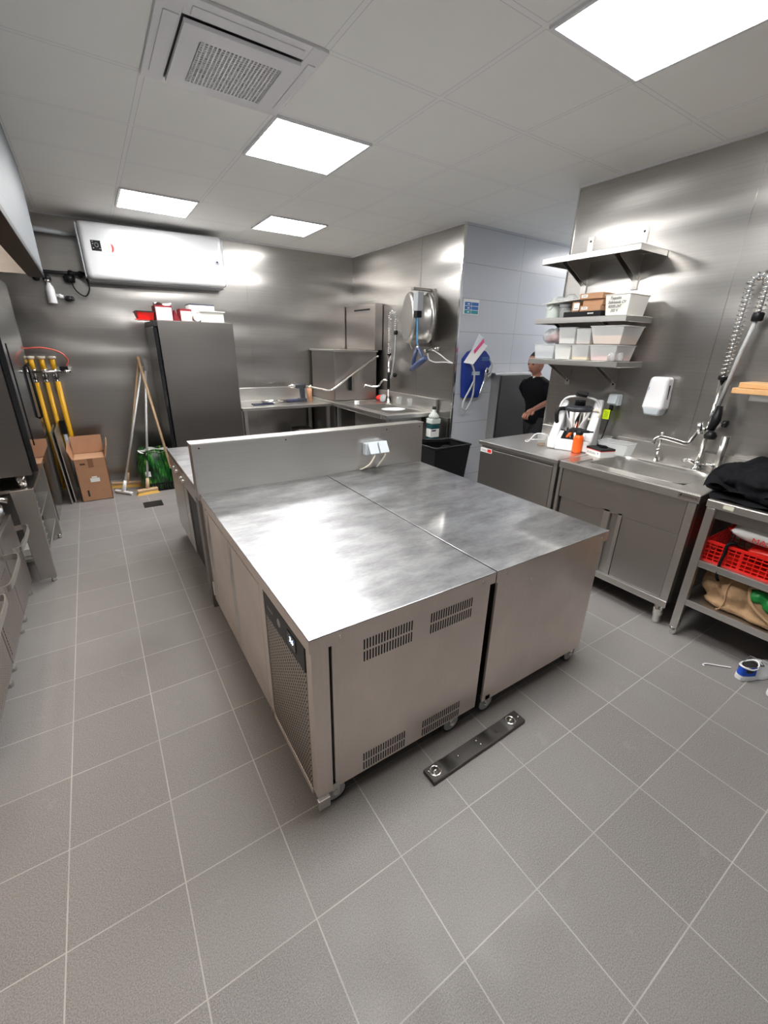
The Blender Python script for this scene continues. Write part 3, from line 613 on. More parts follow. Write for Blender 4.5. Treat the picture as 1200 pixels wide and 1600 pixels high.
# cardboard box
t = thing('cardboard_box', 'tall open brown cardboard box standing on the floor by the gas pipes', 'box', (-.185, 5.17, 0))
bx0, bx1, by0, by1, bh = -.318, -.052, 5.005, 5.33, .435
b = MB(); b.box(bx0, bx1, by0, by1, 0, .006)
b.box(bx0, bx1, by0, by0 + .005, 0, bh); b.box(bx0, bx1, by1 - .005, by1, 0, bh); b.box(bx0, bx0 + .005, by0, by1, 0, bh); b.box(bx1 - .005, bx1, by0, by1, 0, bh)
b.build('carton_body', 'card', t)
MB().box(bx0 + .006, bx1 - .006, by0 + .01, by1 - .01, .40, .425).build('inner_flap', 'cardin', t)
MB().hexa([(bx0, by1, bh), (bx1, by1, bh), (bx1, by1 + .005, bh), (bx0, by1 + .005, bh)], [(bx0 - .01, by1 + .05, bh + .16), (bx1 + .0, by1 + .05, bh + .165), (bx1, by1 + .056, bh + .165), (bx0 - .01, by1 + .056, bh + .16)]).build('flap', 'card', t)
MB().hexa([(bx1, by0, bh - .01), (bx1 + .005, by0, bh - .01), (bx1 + .005, by1, bh - .01), (bx1, by1, bh - .01)], [(bx1 + .03, by0 + .02, bh + .11), (bx1 + .035, by0 + .02, bh + .11), (bx1 + .045, by1, bh + .14), (bx1 + .04, by1, bh + .14)]).build('flap', 'cardin', t)
MB().hexa([(bx0 - .005, by0, bh - .01), (bx0, by0, bh - .01), (bx0, by1, bh - .01), (bx0 - .005, by1, bh - .01)], [(bx0 - .035, by0 + .01, bh + .09), (bx0 - .03, by0 + .01, bh + .09), (bx0 - .02, by1, bh + .14), (bx0 - .025, by1, bh + .14)]).build('flap', 'card', t)
MB().box(-.205, -.16, by0 - .0008, by0, .345, .434).build('parcel_tape', plain('brown_tape', (.25, .11, .06), .5), t)
MB().box(-.215, -.135, by0 - .001, by0, .195, .235).build('address_label', 'paper', t)
MB().box(-.20, -.155, by0 - .001, by0, .238, .252).build('address_label', 'paper', t)
MB().box(-.272, -.228, by0 - .001, by0, .375, .392).build('stamp', plain('brown_print', (.10, .04, .02), .8), t)
MB().box(-.262, -.245, by0 - .001, by0, .05, .115).build('stamp', 'ink', t)
# brooms and squeegee leaning on the fridge
def broom(label, cat, head, top, hl, hang, hm, sm, bm=None, hh=.035, hw=.05, grp=None, name='broom'):
    t = thing(name, label, cat, (head[0], head[1], 0), grp); X = Matrix.Translation((head[0], head[1], 0)) @ Matrix.Rotation(math.radians(hang), 4, 'Z')
    z0 = .028 if bm else .012
    MB(X).box(-hl / 2, hl / 2, -hw / 2, hw / 2, z0, z0 + hh).build('head', hm, t, bevel=0.008)
    if bm: MB(X).hexa([(-hl / 2 - .01, -hw / 2 - .012, 0), (hl / 2 + .01, -hw / 2 - .012, 0), (hl / 2 + .01, hw / 2 + .012, 0), (-hl / 2 - .01, hw / 2 + .012, 0)], [(-hl / 2 + .006, -hw / 2 + .004, z0), (hl / 2 - .006, -hw / 2 + .004, z0), (hl / 2 - .006, hw / 2 - .004, z0), (-hl / 2 + .006, hw / 2 - .004, z0)]).build('bristles', bm, t)
    else: MB(X).box(-hl / 2, hl / 2, -.004, .004, 0, z0).build('blade', 'white', t)
    a = Vector((head[0], head[1], z0 + hh * .6)); e = Vector(top); d = (e - a).normalized()
    MB().cyl(a, a + d * .12, .021, .016, 12).build('sleeve', hm if hm != 'wood' else 'wood', t)
    MB().cyl(a + d * .06, e, .0125, n=10).build('handle', sm, t); return t
broom('broom with pale bristle head and aluminium handle in front of the green sack', 'broom', (.265, 4.985), (.47, 5.28, 1.235), .20, 8, 'wood', 'alu', 'bristle', .03, .05)
broom('white floor squeegee with metal handle leaning beside the cardboard box', 'squeegee', (.045, 5.10), (.45, 5.32, 1.28), .23, -52, 'white', 'alu', None, .022, .035, name='floor_squeegee')
broom('wooden handled broom with long pale head behind the squeegee', 'broom', (.10, 5.36), (.445, 5.40, 1.37), .30, -18, 'wood', 'wood', 'bristle', .03, .05)
tag(MB().cyl((.517, 4.93, .26), (.425, 5.34, 1.375), .0125, n=12).build('wooden_pole', 'wood'), 'pale wooden pole leaning against the fridge across the other handles', 'pole')
t = thing('hand_scoop', 'small translucent white scoop hung at the top of the broom handles', 'scoop', (.47, 5.40, 1.2))
MB().grid(lambda u, v: (.445 + .055 * v + .01 * math.sin(PI * u), 5.35 + .035 * math.sin(PI * v), 1.36 - .17 * u * (1 - .5 * abs(v - .5))), 10, 6).build('scoop_blade', 'film', t)
MB().cyl((.472, 5.375, 1.20), (.465, 5.372, 1.05), .008, n=8).build('handle', 'white', t)
# green sack + grey crate
t = thing('low_crate', 'low dark crate under the green printed sack beside the fridge', 'crate', (.42, 5.17, 0))
b = MB()
for k in range(12): b.box(.255 + .026 * k, .265 + .026 * k, 5.02, 5.026, .0, .085)
b.box(.25, .555, 5.02, 5.026, 0, .012).box(.25, .555, 5.02, 5.026, .075, .09).box(.25, .256, 5.02, 5.33, 0, .09).box(.549, .555, 5.02, 5.33, 0, .09).box(.25, .555, 5.324, 5.33, 0, .09).box(.25, .555, 5.02, 5.33, 0, .006)
b.build('crate_frame', 'blackmetal', t)
t = thing('printed_sack', 'bulging green and yellow leaf-print plastic sack by the fridge', 'sack', (.395, 5.17, .02))
sk = MB()
def sackf(u, v):
    a = 2 * PI * u; z = v; r = .155 + .03 * math.sin(PI * min(1, z * 1.15)) - .02 * (z > .9) + .008 * math.sin(5 * a + 6 * z)
    return (.395 + r * math.cos(a) * (1.0 - .05 * z), 5.17 + r * .85 * math.sin(a), .012 + .43 * z + .012 * math.sin(3 * a) * z)
sk.grid(sackf, 36, 14)
sk.add([sackf(i / 36, 0) for i in range(36)], [tuple(range(36))]); sk.build('sack_body', 'leafbag', t)
MB().add([(0, 0, 0)], []) if False else None
b = MB(); b.grid(lambda u, v: (.395 + (.15 * v) * math.cos(2 * PI * u), 5.17 + (.125 * v) * math.sin(2 * PI * u), .425 + .012 * math.sin(9 * u * PI) * v), 24, 5); b.build('sack_contents', 'paper', t, label='pale open top')
MB().box(.275, .325, 5.022, 5.026, .17, .225).build('printed_patch', 'paper', t)
tag(MB().box(.185, .355, 4.52, 4.69, .0005, .004).build('floor_drain', 'blackmetal', bevel=.001), 'small dark rectangular drain grate set in the aisle floor', 'drain')
# ================================================================== LEFT: hood and cooking line
t = thing('extractor_hood', 'large grey steel extractor hood overhanging the left cooking line', 'hood', (-.8, 2.0, 1.97))
MB().box(-.185, -.17, -1.6, 4.42, 1.99, ZC - .001).build('front_skirt', 'hood', t)
MB().box(-.265, -.168, -1.6, 4.425, 1.955, 1.99).build('gutter', 'black', t, bevel=.003)
MB().box(-1.38, -.185, 4.405, 4.42, 1.97, ZC - .001).build('end_skirt', 'steel', t)
MB().box(-1.38, -.185, -1.6, 4.405, 2.45, 2.46).build('roof_plate', 'steel', t)
MB().hexa([(-1.385, -1.6, 2.0), (-1.375, -1.6, 2.0), (-1.375, 4.40, 2.0), (-1.385, 4.40, 2.0)], [(-1.16, -1.6, 2.45), (-1.15, -1.6, 2.45), (-1.15, 4.40, 2.45), (-1.16, 4.40, 2.45)]).build('filters', 'steel', t)
for yy in (.5, 1.9, 3.0): MB().box(-1.04, -.90, yy - .28, yy + .28, 2.425, 2.449).build('hood_light', 'hoodlamp', t, label='lit warm strip inside the hood')
# fryers (near left)
def fryer(label, y0, y1, perf):
    t = thing('cooking_unit', label, 'cooker', (-.9, (y0 + y1) / 2, 0), 'cooking units along the left side')
    MB().box(-1.35, -.60, y0 + .01, y1 - .01, .08, .56).build('body', 'darksteel', t)
    MB().box(-.60, -.575, y0 + .005, y1 - .005, .07, .535).build('front_panel', 'brownsteel', t, bevel=.003)
    MB().box(-1.35, -.60, y0 + .01, y1 - .01, .56, .60).build('worktop', 'steel', t, bevel=.004)
    if perf: MB().box(-.576, -.573, y0 + .03, y1 - .06, .10, .40).build('perforated_grille', 'perf2', t)
    ym = (y0 + y1) / 2
    b = MB(); P_ = smooth_path([(-.575, y1 - .03, .445), (-.53, y1 - .035, .45), (-.505, y1 - .07, .45), (-.50, ym, .45), (-.505, y0 + .06, .45), (-.54, y0 + .03, .45)])
    for q in range(len(P_) - 1):
        a, c = P_[q], P_[q + 1]; d = (c - a).normalized(); nn = Vector((-d.y, d.x, 0)) * .003
        b.hexa([a - nn - Vector((0, 0, .016)), c - nn - Vector((0, 0, .016)), c + nn - Vector((0, 0, .016)), a + nn - Vector((0, 0, .016))], [a - nn + Vector((0, 0, .016)), c - nn + Vector((0, 0, .016)), c + nn + Vector((0, 0, .016)), a + nn + Vector((0, 0, .016))])
    b.build('bar_handle', 'steel', t)
    for yy in (y0 + .06, y1 - .06):
        MB().cyl((-.60, yy, 0), (-.60, yy, .085), .018).build('foot', 'chrome', t)
fryer('low cooking unit with bar handle beside the open oven stand', 2.79, 3.24, False)
fryer('low cooking unit at the left edge with fine perforated door', 2.32, 2.785, True)
fryer('low cooking unit mostly outside the left edge of the photo', 1.75, 2.315, True)
for k, (yy, l_) in enumerate(((3.12, 'chrome lever tap on the cooking unit closest to the oven stand'), (2.92, 'pale grey-green tilting pan lid lever at the left edge'))):
    t = thing('lever_tap', l_, 'tap', (-.66, yy, .60))
    MB().cyl((-.66, yy, .601), (-.66, yy, .66), .016).build('stem', 'chrome', t)
    MB().tube([(-.66, yy, .65), (-.60, yy + .01, .665), (-.555, yy + .02, .645)], [.014, .013, .018], 12).build('lever', 'chrome' if k == 0 else 'socket', t)
# oven stand
t = thing('oven_stand', 'open steel stand with flat end panel carrying the black framed oven', 'stand', (-.85, 3.72, 0))
MB().hexa([(-.545, 3.30, .03), (-.455, 3.30, .03), (-.455, 3.33, .03), (-.545, 3.33, .03)], [(-.56, 3.30, .655), (-.445, 3.30, .655), (-.445, 3.33, .655), (-.56, 3.33, .655)]).build('front_leg', 'midsteel', t, bevel=.003)
MB().box(-.545, -.455, 4.10, 4.13, .03, .655).build('front_leg', 'midsteel', t, bevel=.003)
for yy in (3.30, 4.10): MB().box(-1.32, -1.25, yy, yy + .03, .03, .655).build('back_leg', 'darksteel', t)
for yy in (3.315, 4.115):
    MB().cyl((-.475, yy, 0), (-.475, yy, .035), .014).build('foot', 'chrome', t)
MB().box(-1.32, -.445, 3.33, 4.10, .635, .655).build('top_frame', 'darksteel', t)
MB().box(-1.32, -.47, 3.33, 4.10, .16, .18).build('shelf', 'steel', t)
MB().box(-1.32, -.47, 3.33, 4.10, .40, .412).build('shelf', 'steel', t)
b = MB()
for k in range(9): b.box(-.462, -.452, 3.36, 3.40, .22 + .045 * k, .232 + .045 * k)
b.build('tray_runners', 'steel', t)
tag(MB().box(-.62, -.50, 3.38, 3.60, .183, .23).build('folded_towel', 'paper'), 'folded white cloth on the low shelf of the oven stand', 'cloth')
# oven
t = thing('combi_oven', 'tall steel combi oven with black door frame on the open stand', 'oven', (-.85, 3.70, .66))
MB().box(-1.34, -.425, 3.28, 4.12, .745, 1.72).build('housing', 'fridgesteel', t, bevel=.005)
MB().box(-.424, -.392, 3.29, 4.11, .76, 1.70).build('door', 'glassblack', t, bevel=.006)
MB().box(-.392, -.388, 3.42, 3.98, .90, 1.50).build('door_window', 'glassblack', t, bevel=.001)
MB().tube([(-.392, 4.05, .98), (-.372, 4.05, .99), (-.372, 4.05, 1.34), (-.392, 4.05, 1.35)], .009, 8).build('door_handle', 'black', t)
MB().box(-.71, -.424, 3.276, 3.28, .76, 1.70).build('side_seam', 'fridgesteel', t)
for xx, yy in ((-.50, 3.36), (-.50, 4.04), (-1.28, 3.36), (-1.28, 4.04)): MB().cyl((xx, yy, .656), (xx, yy, .746), .026).build('foot', 'chrome', t)
# tall cabinet beyond
t = thing('tall_fridge', 'tall glossy steel double-height fridge beyond the oven, nearest the gas pipes', 'fridge', (-.9, 4.56, 0))
MB().box(-1.36, -.475, 4.16, 4.93, .10, 1.96).build('cabinet', 'darksteel', t, bevel=.004)
M['gloss'] = steel('glossy_dark_steel', (.30, .29, .28), .12, (3, 3, 5), .03, .004, (2, 2, 2), .02)
for za, zb in ((.13, .70), (.73, 1.30), (1.33, 1.94)):
    d = MB().box(-.475, -.452, 4.17, 4.92, za, zb).build('door', 'gloss', t, bevel=.003)
MB().box(-.451, -.446, 4.30, 4.62, 1.58, 1.70).build('control_plate', 'blackmetal', t)
for xx, yy in ((-.52, 4.22), (-.52, 4.87), (-1.3, 4.22), (-1.3, 4.87)): MB().cyl((xx, yy, 0), (xx, yy, .10), .022).build('foot', 'chrome', t)
# upright sheets standing in for the tall fridge's door edges
for k, (yy, xx, l_) in enumerate(((5.04, -.375, 'narrow steel sheet standing in for a tall fridge door edge, closest to the cardboard box'), (5.00, -.405, 'narrow steel sheet standing in for a tall fridge door edge, next to the fridge'))):
    tag(MB().hexa([(xx - .006, yy, 0), (xx + .004, yy, 0), (xx + .004, yy + .45, 0), (xx - .006, yy + .45, 0)], [(xx - .03, yy, .72), (xx - .02, yy, .72), (xx - .02, yy + .45, .72), (xx - .03, yy + .45, .72)]).build('door_edge_sheet', 'steel', bevel=.001), l_, 'metal sheet')
# ================================================================== BACK RIGHT: draining table, dishwasher, corner sink
t = thing('draining_table', 'steel table with upstand along the back wall beside the fridge', 'table', (1.95, 5.36, 0))
MB().box(1.365, 2.50, 5.03, 5.69, .795, .83).build('table_top', 'steel', t, bevel=.004)
MB().box(1.365, 2.50, 5.665, 5.692, .83, .99).build('upstand', 'steel', t, bevel=.003)
for xx, yy in ((1.40, 5.06), (2.46, 5.06), (1.40, 5.64), (2.46, 5.64)):
    MB().box(xx - .02, xx + .02, yy - .02, yy + .02, 0, .795).build('leg', 'steel', t, bevel=.002)
MB().box(1.42, 2.44, 5.10, 5.60, .26, .28).build('shelf', 'darksteel', t)
t = thing('steel_bucket', 'dark cylindrical container under the draining table', 'container', (2.18, 5.3, .28))
MB().lathe((2.18, 5.30, .281), [(.0, 0), (.10, .0), (.11, .01), (.13, .22), (.12, .222), (.10, .02), (0, .02)], n=24).build('pot', 'darksteel', t)
# things on the table
tz = .8305
t = thing('silicone_gun', 'silver and navy caulking gun lying on the draining table', 'tool', (1.86, 5.25, tz))
MB().cyl((1.66, 5.23, tz + .035), (1.98, 5.25, tz + .028), .022, n=14).build('barrel', 'chrome', t)
MB().box(1.55, 1.80, 5.19, 5.30, tz, tz + .014).build('base_plate', 'navy', t, bevel=.003)
b = MB()
for k in range(6): b.ball((2.00 + .028 * k, 5.25 + .001 * k, tz + .028), .024, 10)
b.build('grip', 'navy', t)
t = thing('cordless_drill', 'dark blue cordless drill standing on the draining table', 'drill', (2.22, 5.32, tz))
MB().box(2.175, 2.275, 5.28, 5.37, tz, tz + .045).build('battery', 'drillgrey', t, bevel=.006)
MB().hexa([(2.205, 5.295, tz + .04), (2.26, 5.295, tz + .04), (2.26, 5.35, tz + .04), (2.205, 5.35, tz + .04)], [(2.195, 5.295, tz + .18), (2.255, 5.295, tz + .18), (2.255, 5.35, tz + .18), (2.195, 5.35, tz + .18)]).build('grip', 'drillgrey', t, bevel=.008)
MB().lathe((2.14, 5.322, tz + .20), [(.0, 0), (.030, .0), (.034, .02), (.035, .10), (.030, .13), (0, .135)], (1, 0, 0), 18).build('motor_body', 'drillgrey', t)
MB().lathe((2.045, 5.322, tz + .20), [(.0, 0), (.010, .0), (.013, .03), (.024, .04), (.026, .095), (0, .096)], (1, 0, 0), 16).build('chuck', 'chrome', t)
t = thing('silicone_tube', 'brown cardboard cylinder with pale nozzle standing beside the drill', 'tube', (2.34, 5.34, tz))
MB().cyl((2.34, 5.34, tz), (2.335, 5.34, tz + .165), .034, n=18).build('tube_body', 'card', t)
MB().cyl((2.335, 5.34, tz + .165), (2.36, 5.34, tz + .205), .015, .006).build('nozzle', 'cream', t)
# hood dishwasher
t = thing('hood_dishwasher', 'steel pass-through dishwasher with long lever bar in the back corner', 'dishwasher', (2.85, 5.35, 0))
MB().box(2.52, 3.14, 4.97, 5.64, .86, 1.452).build('hood_shell', 'brownsteel', t, bevel=.008, seg=3)
MB().box(2.505, 3.15, 4.955, 5.66, 1.452, 1.475).build('hood_lid', 'steel', t, bevel=.004)
MB().box(2.52, 3.14, 4.98, 5.64, .12, .80).build('wash_base', 'darksteel', t, bevel=.004)
MB().box(2.515, 3.145, 4.965, 5.645, .80, .855).build('sill', 'steel', t, bevel=.003)
for xx, yy in ((2.58, 5.03), (3.08, 5.03), (2.58, 5.59), (3.08, 5.59)): MB().cyl((xx, yy, 0), (xx, yy, .12), .022).build('foot', 'chrome', t)
MB().tube(smooth_path([(3.13, 4.925, 1.40), (3.06, 4.915, 1.375), (2.75, 4.915, 1.19), (2.50, 4.915, 1.03), (2.44, 4.93, 1.00), (2.435, 5.05, .995), (2.435, 5.55, .995), (2.45, 5.66, .995)], 5), .013, 10).build('lever_bar', 'chrome', t)
MB().box(2.715, 2.745, 4.925, 4.968, .99, 1.17).build('lever_bracket', 'black', t, bevel=.006)
t = thing('steam_condenser', 'tall slim steel box with top slot rising behind the dishwasher', 'box', (3.13, 5.2, 1.48))
MB().box(3.08, 3.192, 4.925, 5.68, 1.478, 2.02).build('casing', 'brownsteel', t, bevel=.003)
MB().box(3.077, 3.081, 5.05, 5.45, 1.945, 1.965).build('slot', 'black', t)
# corner sink table along the right back wall
t = thing('corner_sink_table', 'steel sink table with upstand on the wall right of the dishwasher', 'sink', (2.9, 4.35, 0))
b = MB(); z_ = .845
b.box(2.50, 3.19, 3.75, 3.86, .80, z_).box(2.50, 3.19, 4.62, 4.95, .80, z_).box(2.50, 2.62, 3.86, 4.62, .80, z_).box(3.05, 3.19, 3.86, 4.62, .80, z_)
b.build('sink_top', 'steel', t, bevel=.003)
b = MB(); b.box(2.62, 3.05, 3.86, 4.62, .60, .604).box(2.616, 2.622, 3.86, 4.62, .60, .83).box(3.048, 3.054, 3.86, 4.62, .60, .83).box(2.62, 3.05, 3.856, 3.862, .60, .83).box(2.62, 3.05, 4.618, 4.624, .60, .83)
b.build('basin', 'steel', t)
MB().box(3.165, 3.195, 3.75, 4.95, z_, .985).build('upstand', 'steel', t, bevel=.003)
for xx, yy in ((2.54, 3.80), (2.54, 4.90), (3.14, 3.80), (3.14, 4.90)): MB().box(xx - .02, xx + .02, yy - .02, yy + .02, 0, .80).build('leg', 'steel', t, bevel=.002)
MB().box(2.54, 3.16, 3.80, 4.88, .18, .20).build('shelf', 'darksteel', t)
tag(MB().lathe((2.80, 4.06, z_ + .0), [(.0, .006), (.11, .006), (.14, .016), (.145, .018), (.14, .012), (.11, .001), (0, .001)], n=30, sy=.8).build('plate', 'white'), 'white oval plate on the corner sink table', 'plate')
tag(MB().box(2.66, 2.70, 4.66, 4.72, z_, z_ + .045).build('sponge', 'paper', bevel=.006), 'small pale sponge on the edge of the corner sink', 'sponge')
def prerinse(name, label, base, top, rad, arcr, handle, armdir, spout, grp=None, coil=34, crad=.022):
    bx, by, bz = base; t = thing(name, label, 'faucet', base)
    MB().lathe((bx, by, bz), [(.03, 0), (.03, .008), (.02, .02), (.018, .05), (.012, .06)], n=18).build('base', 'chrome', t)
    MB().cyl((bx, by, bz + .04), (bx, by, handle), rad, n=14).build('riser_pipe', 'chrome', t)
    ax = Vector(armdir).normalized()
    zt = top - arcr
    P_ = [Vector((bx, by, handle + .02)), Vector((bx, by, zt))] + arc((bx + ax.x * arcr, by + ax.y * arcr, zt), arcr, PI, 0, 12, ax, (0, 0, 1))[1:] 
    end = P_[-1]; P_.append(end + Vector((0, 0, -.16)))
    MB().tube(P_, rad * .55, 10).build('inner_hose', 'grey', t)
    # spring coil
    dense = []
    for i in range(len(P_) - 1):
        n_ = max(1, int((P_[i + 1] - P_[i]).length / .002)); dense += [P_[i].lerp(P_[i + 1], k / n_) for k in range(n_)]
    s0 = 0; tot = len(dense) * .002; side = ax.cross(Vector((0, 0, 1)))
    pts = []
    for i, p in enumerate(dense):
        tdir = (dense[min(i + 1, len(dense) - 1)] - dense[max(i - 1, 0)]).normalized(); nrm = side; bn = tdir.cross(nrm)
        a = 2 * PI * i * .002 / (tot / coil); pts.append(p + (nrm * math.cos(a) + bn * math.sin(a)) * crad)
    MB().tube(pts, crad * .13, 5).build('spring', 'chrome', t)
    MB().lathe(P_[0] - Vector((0, 0, .02)), [(crad * .8, 0), (crad * 1.05, .004), (crad * 1.05, .024), (crad * .8, .028)], n=16).build('spring_collar', 'black', t)
    MB().lathe(P_[-1] - Vector((0, 0, .03)), [(crad * .9, 0), (crad * 1.15, .006), (crad * 1.15, .040), (crad * .9, .046)], n=16).build('spring_collar', 'black', t)
    return t, P_[-1]
t, e = prerinse('rinse_tap', 'chrome spring rinse tap on the corner sink table', (3.10, 4.62, z_), 1.91, .011, .065, 1.42, (0, -1, 0), None, coil=34)
MB().tube(smooth_path([e, (3.10, 4.50, 1.45), (3.10, 4.54, 1.25), (3.10, 4.58, 1.15)]), .009, 8).build('hose', 'grey', t)
MB().tube(smooth_path([(3.10, 4.62, 1.13), (3.06, 4.67, 1.13), (3.035, 4.70, 1.09), (3.02, 4.72, 1.055), (2.97, 4.78, 1.045), (2.90, 4.85, 1.06), (2.885, 4.87, 1.03)]), .011, 10).build('spout', 'chrome', t)
MB().cyl((3.10, 4.62, 1.20), (3.09, 4.48, 1.20), .008).build('valve_arm', 'chrome', t)
MB().lathe((3.09, 4.49, 1.20), [(0, 0), (.024, .0), (.028, .01), (.024, .03), (0, .032)], (0, -1, 0), 16).build('valve_knob', 'black', t)
MB().lathe((3.10, 4.62, 1.02), [(.0, 0), (.018, .0), (.02, .03), (.016, .16), (.022, .2), (0, .21)], n=14).build('grip', 'black', t)
for k, (yy, l_) in enumerate(((4.42, 'clear glass tumbler nearer the rinse tap on the corner sink'), (4.20, 'clear glass tumbler nearer the passage on the corner sink'))):
    b = MB().lathe((3.13, yy, z_), [(0, .001), (.026, .001), (.034, .10), (.032, .10), (.024, .008), (0, .008)], n=20)
    o = tag(b.build('glass_tumbler', 'glass'), l_, 'glass', 'glass tumblers by the corner sink')
tag(MB().ball((3.12, 4.86, z_ + .045), .045, 14, (1, 1, .8)).build('red_sponge', 'brightred'), 'bright red scouring ball behind the corner sink', 'sponge')
t = thing('steel_scourer', 'grey scourer pad with dark handle beside the red scouring ball', 'scourer', (3.12, 4.72, z_))
MB().lathe((3.11, 4.74, z_ + .05), [(0, 0), (.045, .0), (.05, .01), (.045, .025), (0, .03)], (-1, -.4, .3), 18).build('pad', 'wheel', t)
MB().ball((3.15, 4.70, z_ + .045), .045, 12).build('handle', 'black', t)
# hose reel
t = thing('hose_reel', 'round steel hose reel with blue hose mounted high on the back right wall', 'hose reel', (3.1, 4.0, 1.8))
ra = Vector((.93, -.37, 0)).normalized(); rp0 = Vector((2.90, 4.0, 1.81))
MB().lathe(rp0, [(0, .01), (.20, .0), (.235, .0), (.245, .012), (.25, .03), (.238, .042), (.222, .046), (.222, .20), (.238, .204), (.25, .216), (.245, .236), (.235, .246), (.20, .248), (0, .238)], ra, 48).build('drum', 'steel', t)
MB().box(2.93, 3.20, 3.94, 3.99, 2.075, 2.10).box(3.17, 3.20, 3.90, 4.0, 1.56, 2.10).box(3.02, 3.20, 3.94, 3.99, 1.53, 1.555).build('bracket', 'darksteel', t, bevel=.002)
MB().cyl(rp0 + ra * .1, (3.19, 3.96, 1.81), .03).build('axle', 'chrome', t)
MB().box(2.80, 2.87, 3.69, 3.77, 1.86, 2.03).build('hose_guide', 'grey', t, bevel=.006)
MB().box(2.805, 2.865, 3.70, 3.76, 1.80, 1.865).build('guide_mouth', 'black', t, bevel=.004)
MB().tube(smooth_path([(2.835, 3.73, 1.82), (2.84, 3.73, 1.70), (2.845, 3.73, 1.58), (2.85, 3.725, 1.54)]), .009, 8).build('hose', 'tealhose', t)
t = thing('spray_gun', 'slate blue spray gun hanging from the hose reel', 'spray gun', (2.85, 3.74, 1.30))
MB().tube([(2.850, 3.735, 1.52), (2.850, 3.775, 1.42), (2.850, 3.790, 1.35)], [.019, .021, .020], 10).tube([(2.850, 3.705, 1.52), (2.850, 3.650, 1.44), (2.850, 3.610, 1.40)], [.018, .018, .02], 10).build('grip_frame', 'gunblue', t)
MB().tube([(2.850, 3.580, 1.425), (2.850, 3.660, 1.385), (2.850, 3.780, 1.32), (2.850, 3.820, 1.295)], [.024, .032, .030, .022], 12).build('barrel', 'gunblue', t)
MB().lathe((2.850, 3.720, 1.505), [(.0, 0), (.018, .0), (.02, .02), (.012, .033)], n=12).build('swivel', 'chrome', t)
t = thing('mixer_valve', 'chrome wall mixer valve with white hoses under the hose reel', 'valve', (3.17, 3.86, 1.50))
MB().cyl((3.15, 3.76, 1.515), (3.15, 3.96, 1.49), .018).cyl((3.15, 3.84, 1.50), (3.198, 3.84, 1.50), .015).cyl((3.15, 3.93, 1.50), (3.198, 3.93, 1.50), .015).build('valve_body', 'chrome', t)
MB().lathe((3.15, 3.77, 1.515), [(0, 0), (.02, .0), (.022, .03), (0, .035)], (0, -1, 0), 12).build('knob', 'chrome', t)
MB().lathe((3.15, 3.95, 1.49), [(0, 0), (.02, .0), (.022, .03), (0, .035)], (0, 1, 0), 12).build('knob', 'chrome', t)
MB().tube(smooth_path([(3.15, 3.82, 1.49), (3.16, 3.72, 1.45), (3.17, 3.62, 1.40), (3.18, 3.545, 1.375)]), .007, 8).build('white_hose', 'white', t)
MB().tube(smooth_path([(3.14, 3.92, 1.46), (3.15, 3.90, 1.40), (3.15, 3.80, 1.375), (3.16, 3.65, 1.38), (3.18, 3.545, 1.375)]), .007, 8).build('white_hose', 'white', t)
MB().tube(smooth_path([(2.99, 4.12, 1.70), (3.05, 4.16, 1.60), (3.12, 4.18, 1.50)]), .006, 8).build('white_hose', 'white', t)
# cleaner bottle, low shelf, bin
t = thing('low_ledge', 'small dark steel ledge at the wall end below the corner sink', 'shelf', (3.05, 3.62, .5))
MB().box(2.93, 3.19, 3.55, 3.74, .52, .54).box(3.17, 3.19, 3.55, 3.74, .52, .80).build('ledge', 'darksteel', t)
for xx, yy in ((2.945, 3.565), (2.945, 3.725), (3.175, 3.565), (3.175, 3.725)): MB().box(xx - .01, xx + .01, yy - .01, yy + .01, 0, .52).build('leg', 'darksteel', t)
t = thing('cleaner_bottle', 'translucent bottle of teal cleaner with white label by the black bin', 'bottle', (3.05, 3.64, .54))
MB().box(2.99, 3.11, 3.59, 3.69, .5405, .74).build('liquid', 'cleaner', t, bevel=.012)
MB().box(2.986, 3.114, 3.586, 3.694, .742, .80).build('bottle_top', 'bottle', t, bevel=.012)
MB().lathe((3.05, 3.64, .80), [(.060, 0), (.055, .03), (.035, .055), (.022, .065), (.018, .10), (0, .10)], n=22).build('shoulder', 'bottle', t)
MB().lathe((3.05, 3.64, .895), [(.02, 0), (.022, .002), (.022, .03), (0, .032)], n=16).build('cap', 'ink', t)
lb = MB().box(2.984, 3.095, 3.5875, 3.5885, .60, .69).box(2.9885, 2.9895, 3.60, 3.68, .60, .69).build('label', 'paper', t)
MB().box(2.99, 3.05, 3.5865, 3.5875, .665, .68).build('print_block', 'navy', lb)
t = thing('wheelie_bin', 'open black plastic waste bin beside the white tiled wall', 'bin', (2.93, 3.25, 0))
b = MB(); th = .006
lo = [(2.70, 3.16, .02), (3.08, 3.16, .02), (3.08, 3.42, .02), (2.70, 3.42, .02)]; hi = [(2.66, 3.12, .60), (3.13, 3.12, .60), (3.13, 3.46, .60), (2.66, 3.46, .60)]
lo = [Vector(p) for p in lo]; hi = [Vector(p) for p in hi]
b.add(lo + hi, [(0, 3, 2, 1), (0, 1, 5, 4), (1, 2, 6, 5), (2, 3, 7, 6), (3, 0, 4, 7)]); b.build('bin_body', 'black', t)
MB().tube(hi, .012, 8, closed=True).build('rim', 'blackmetal', t)
lumps('rubbish', 'cloth', t, [((2.80, 3.28, .52), .10, (1, 1, .5)), ((2.98, 3.30, .52), .10, (1, 1, .5)), ((2.9, 3.2, .53), .07, (1, 1, .5))], .015, 3, .02, .05)
MB().hexa([(2.64, 3.44, .61), (3.15, 3.44, .56), (3.15, 3.47, .56), (2.64, 3.47, .61)], [(2.64, 3.44, .64), (3.15, 3.44, .59), (3.15, 3.47, .59), (2.64, 3.47, .64)]).build('lid_edge', 'blackmetal', t)
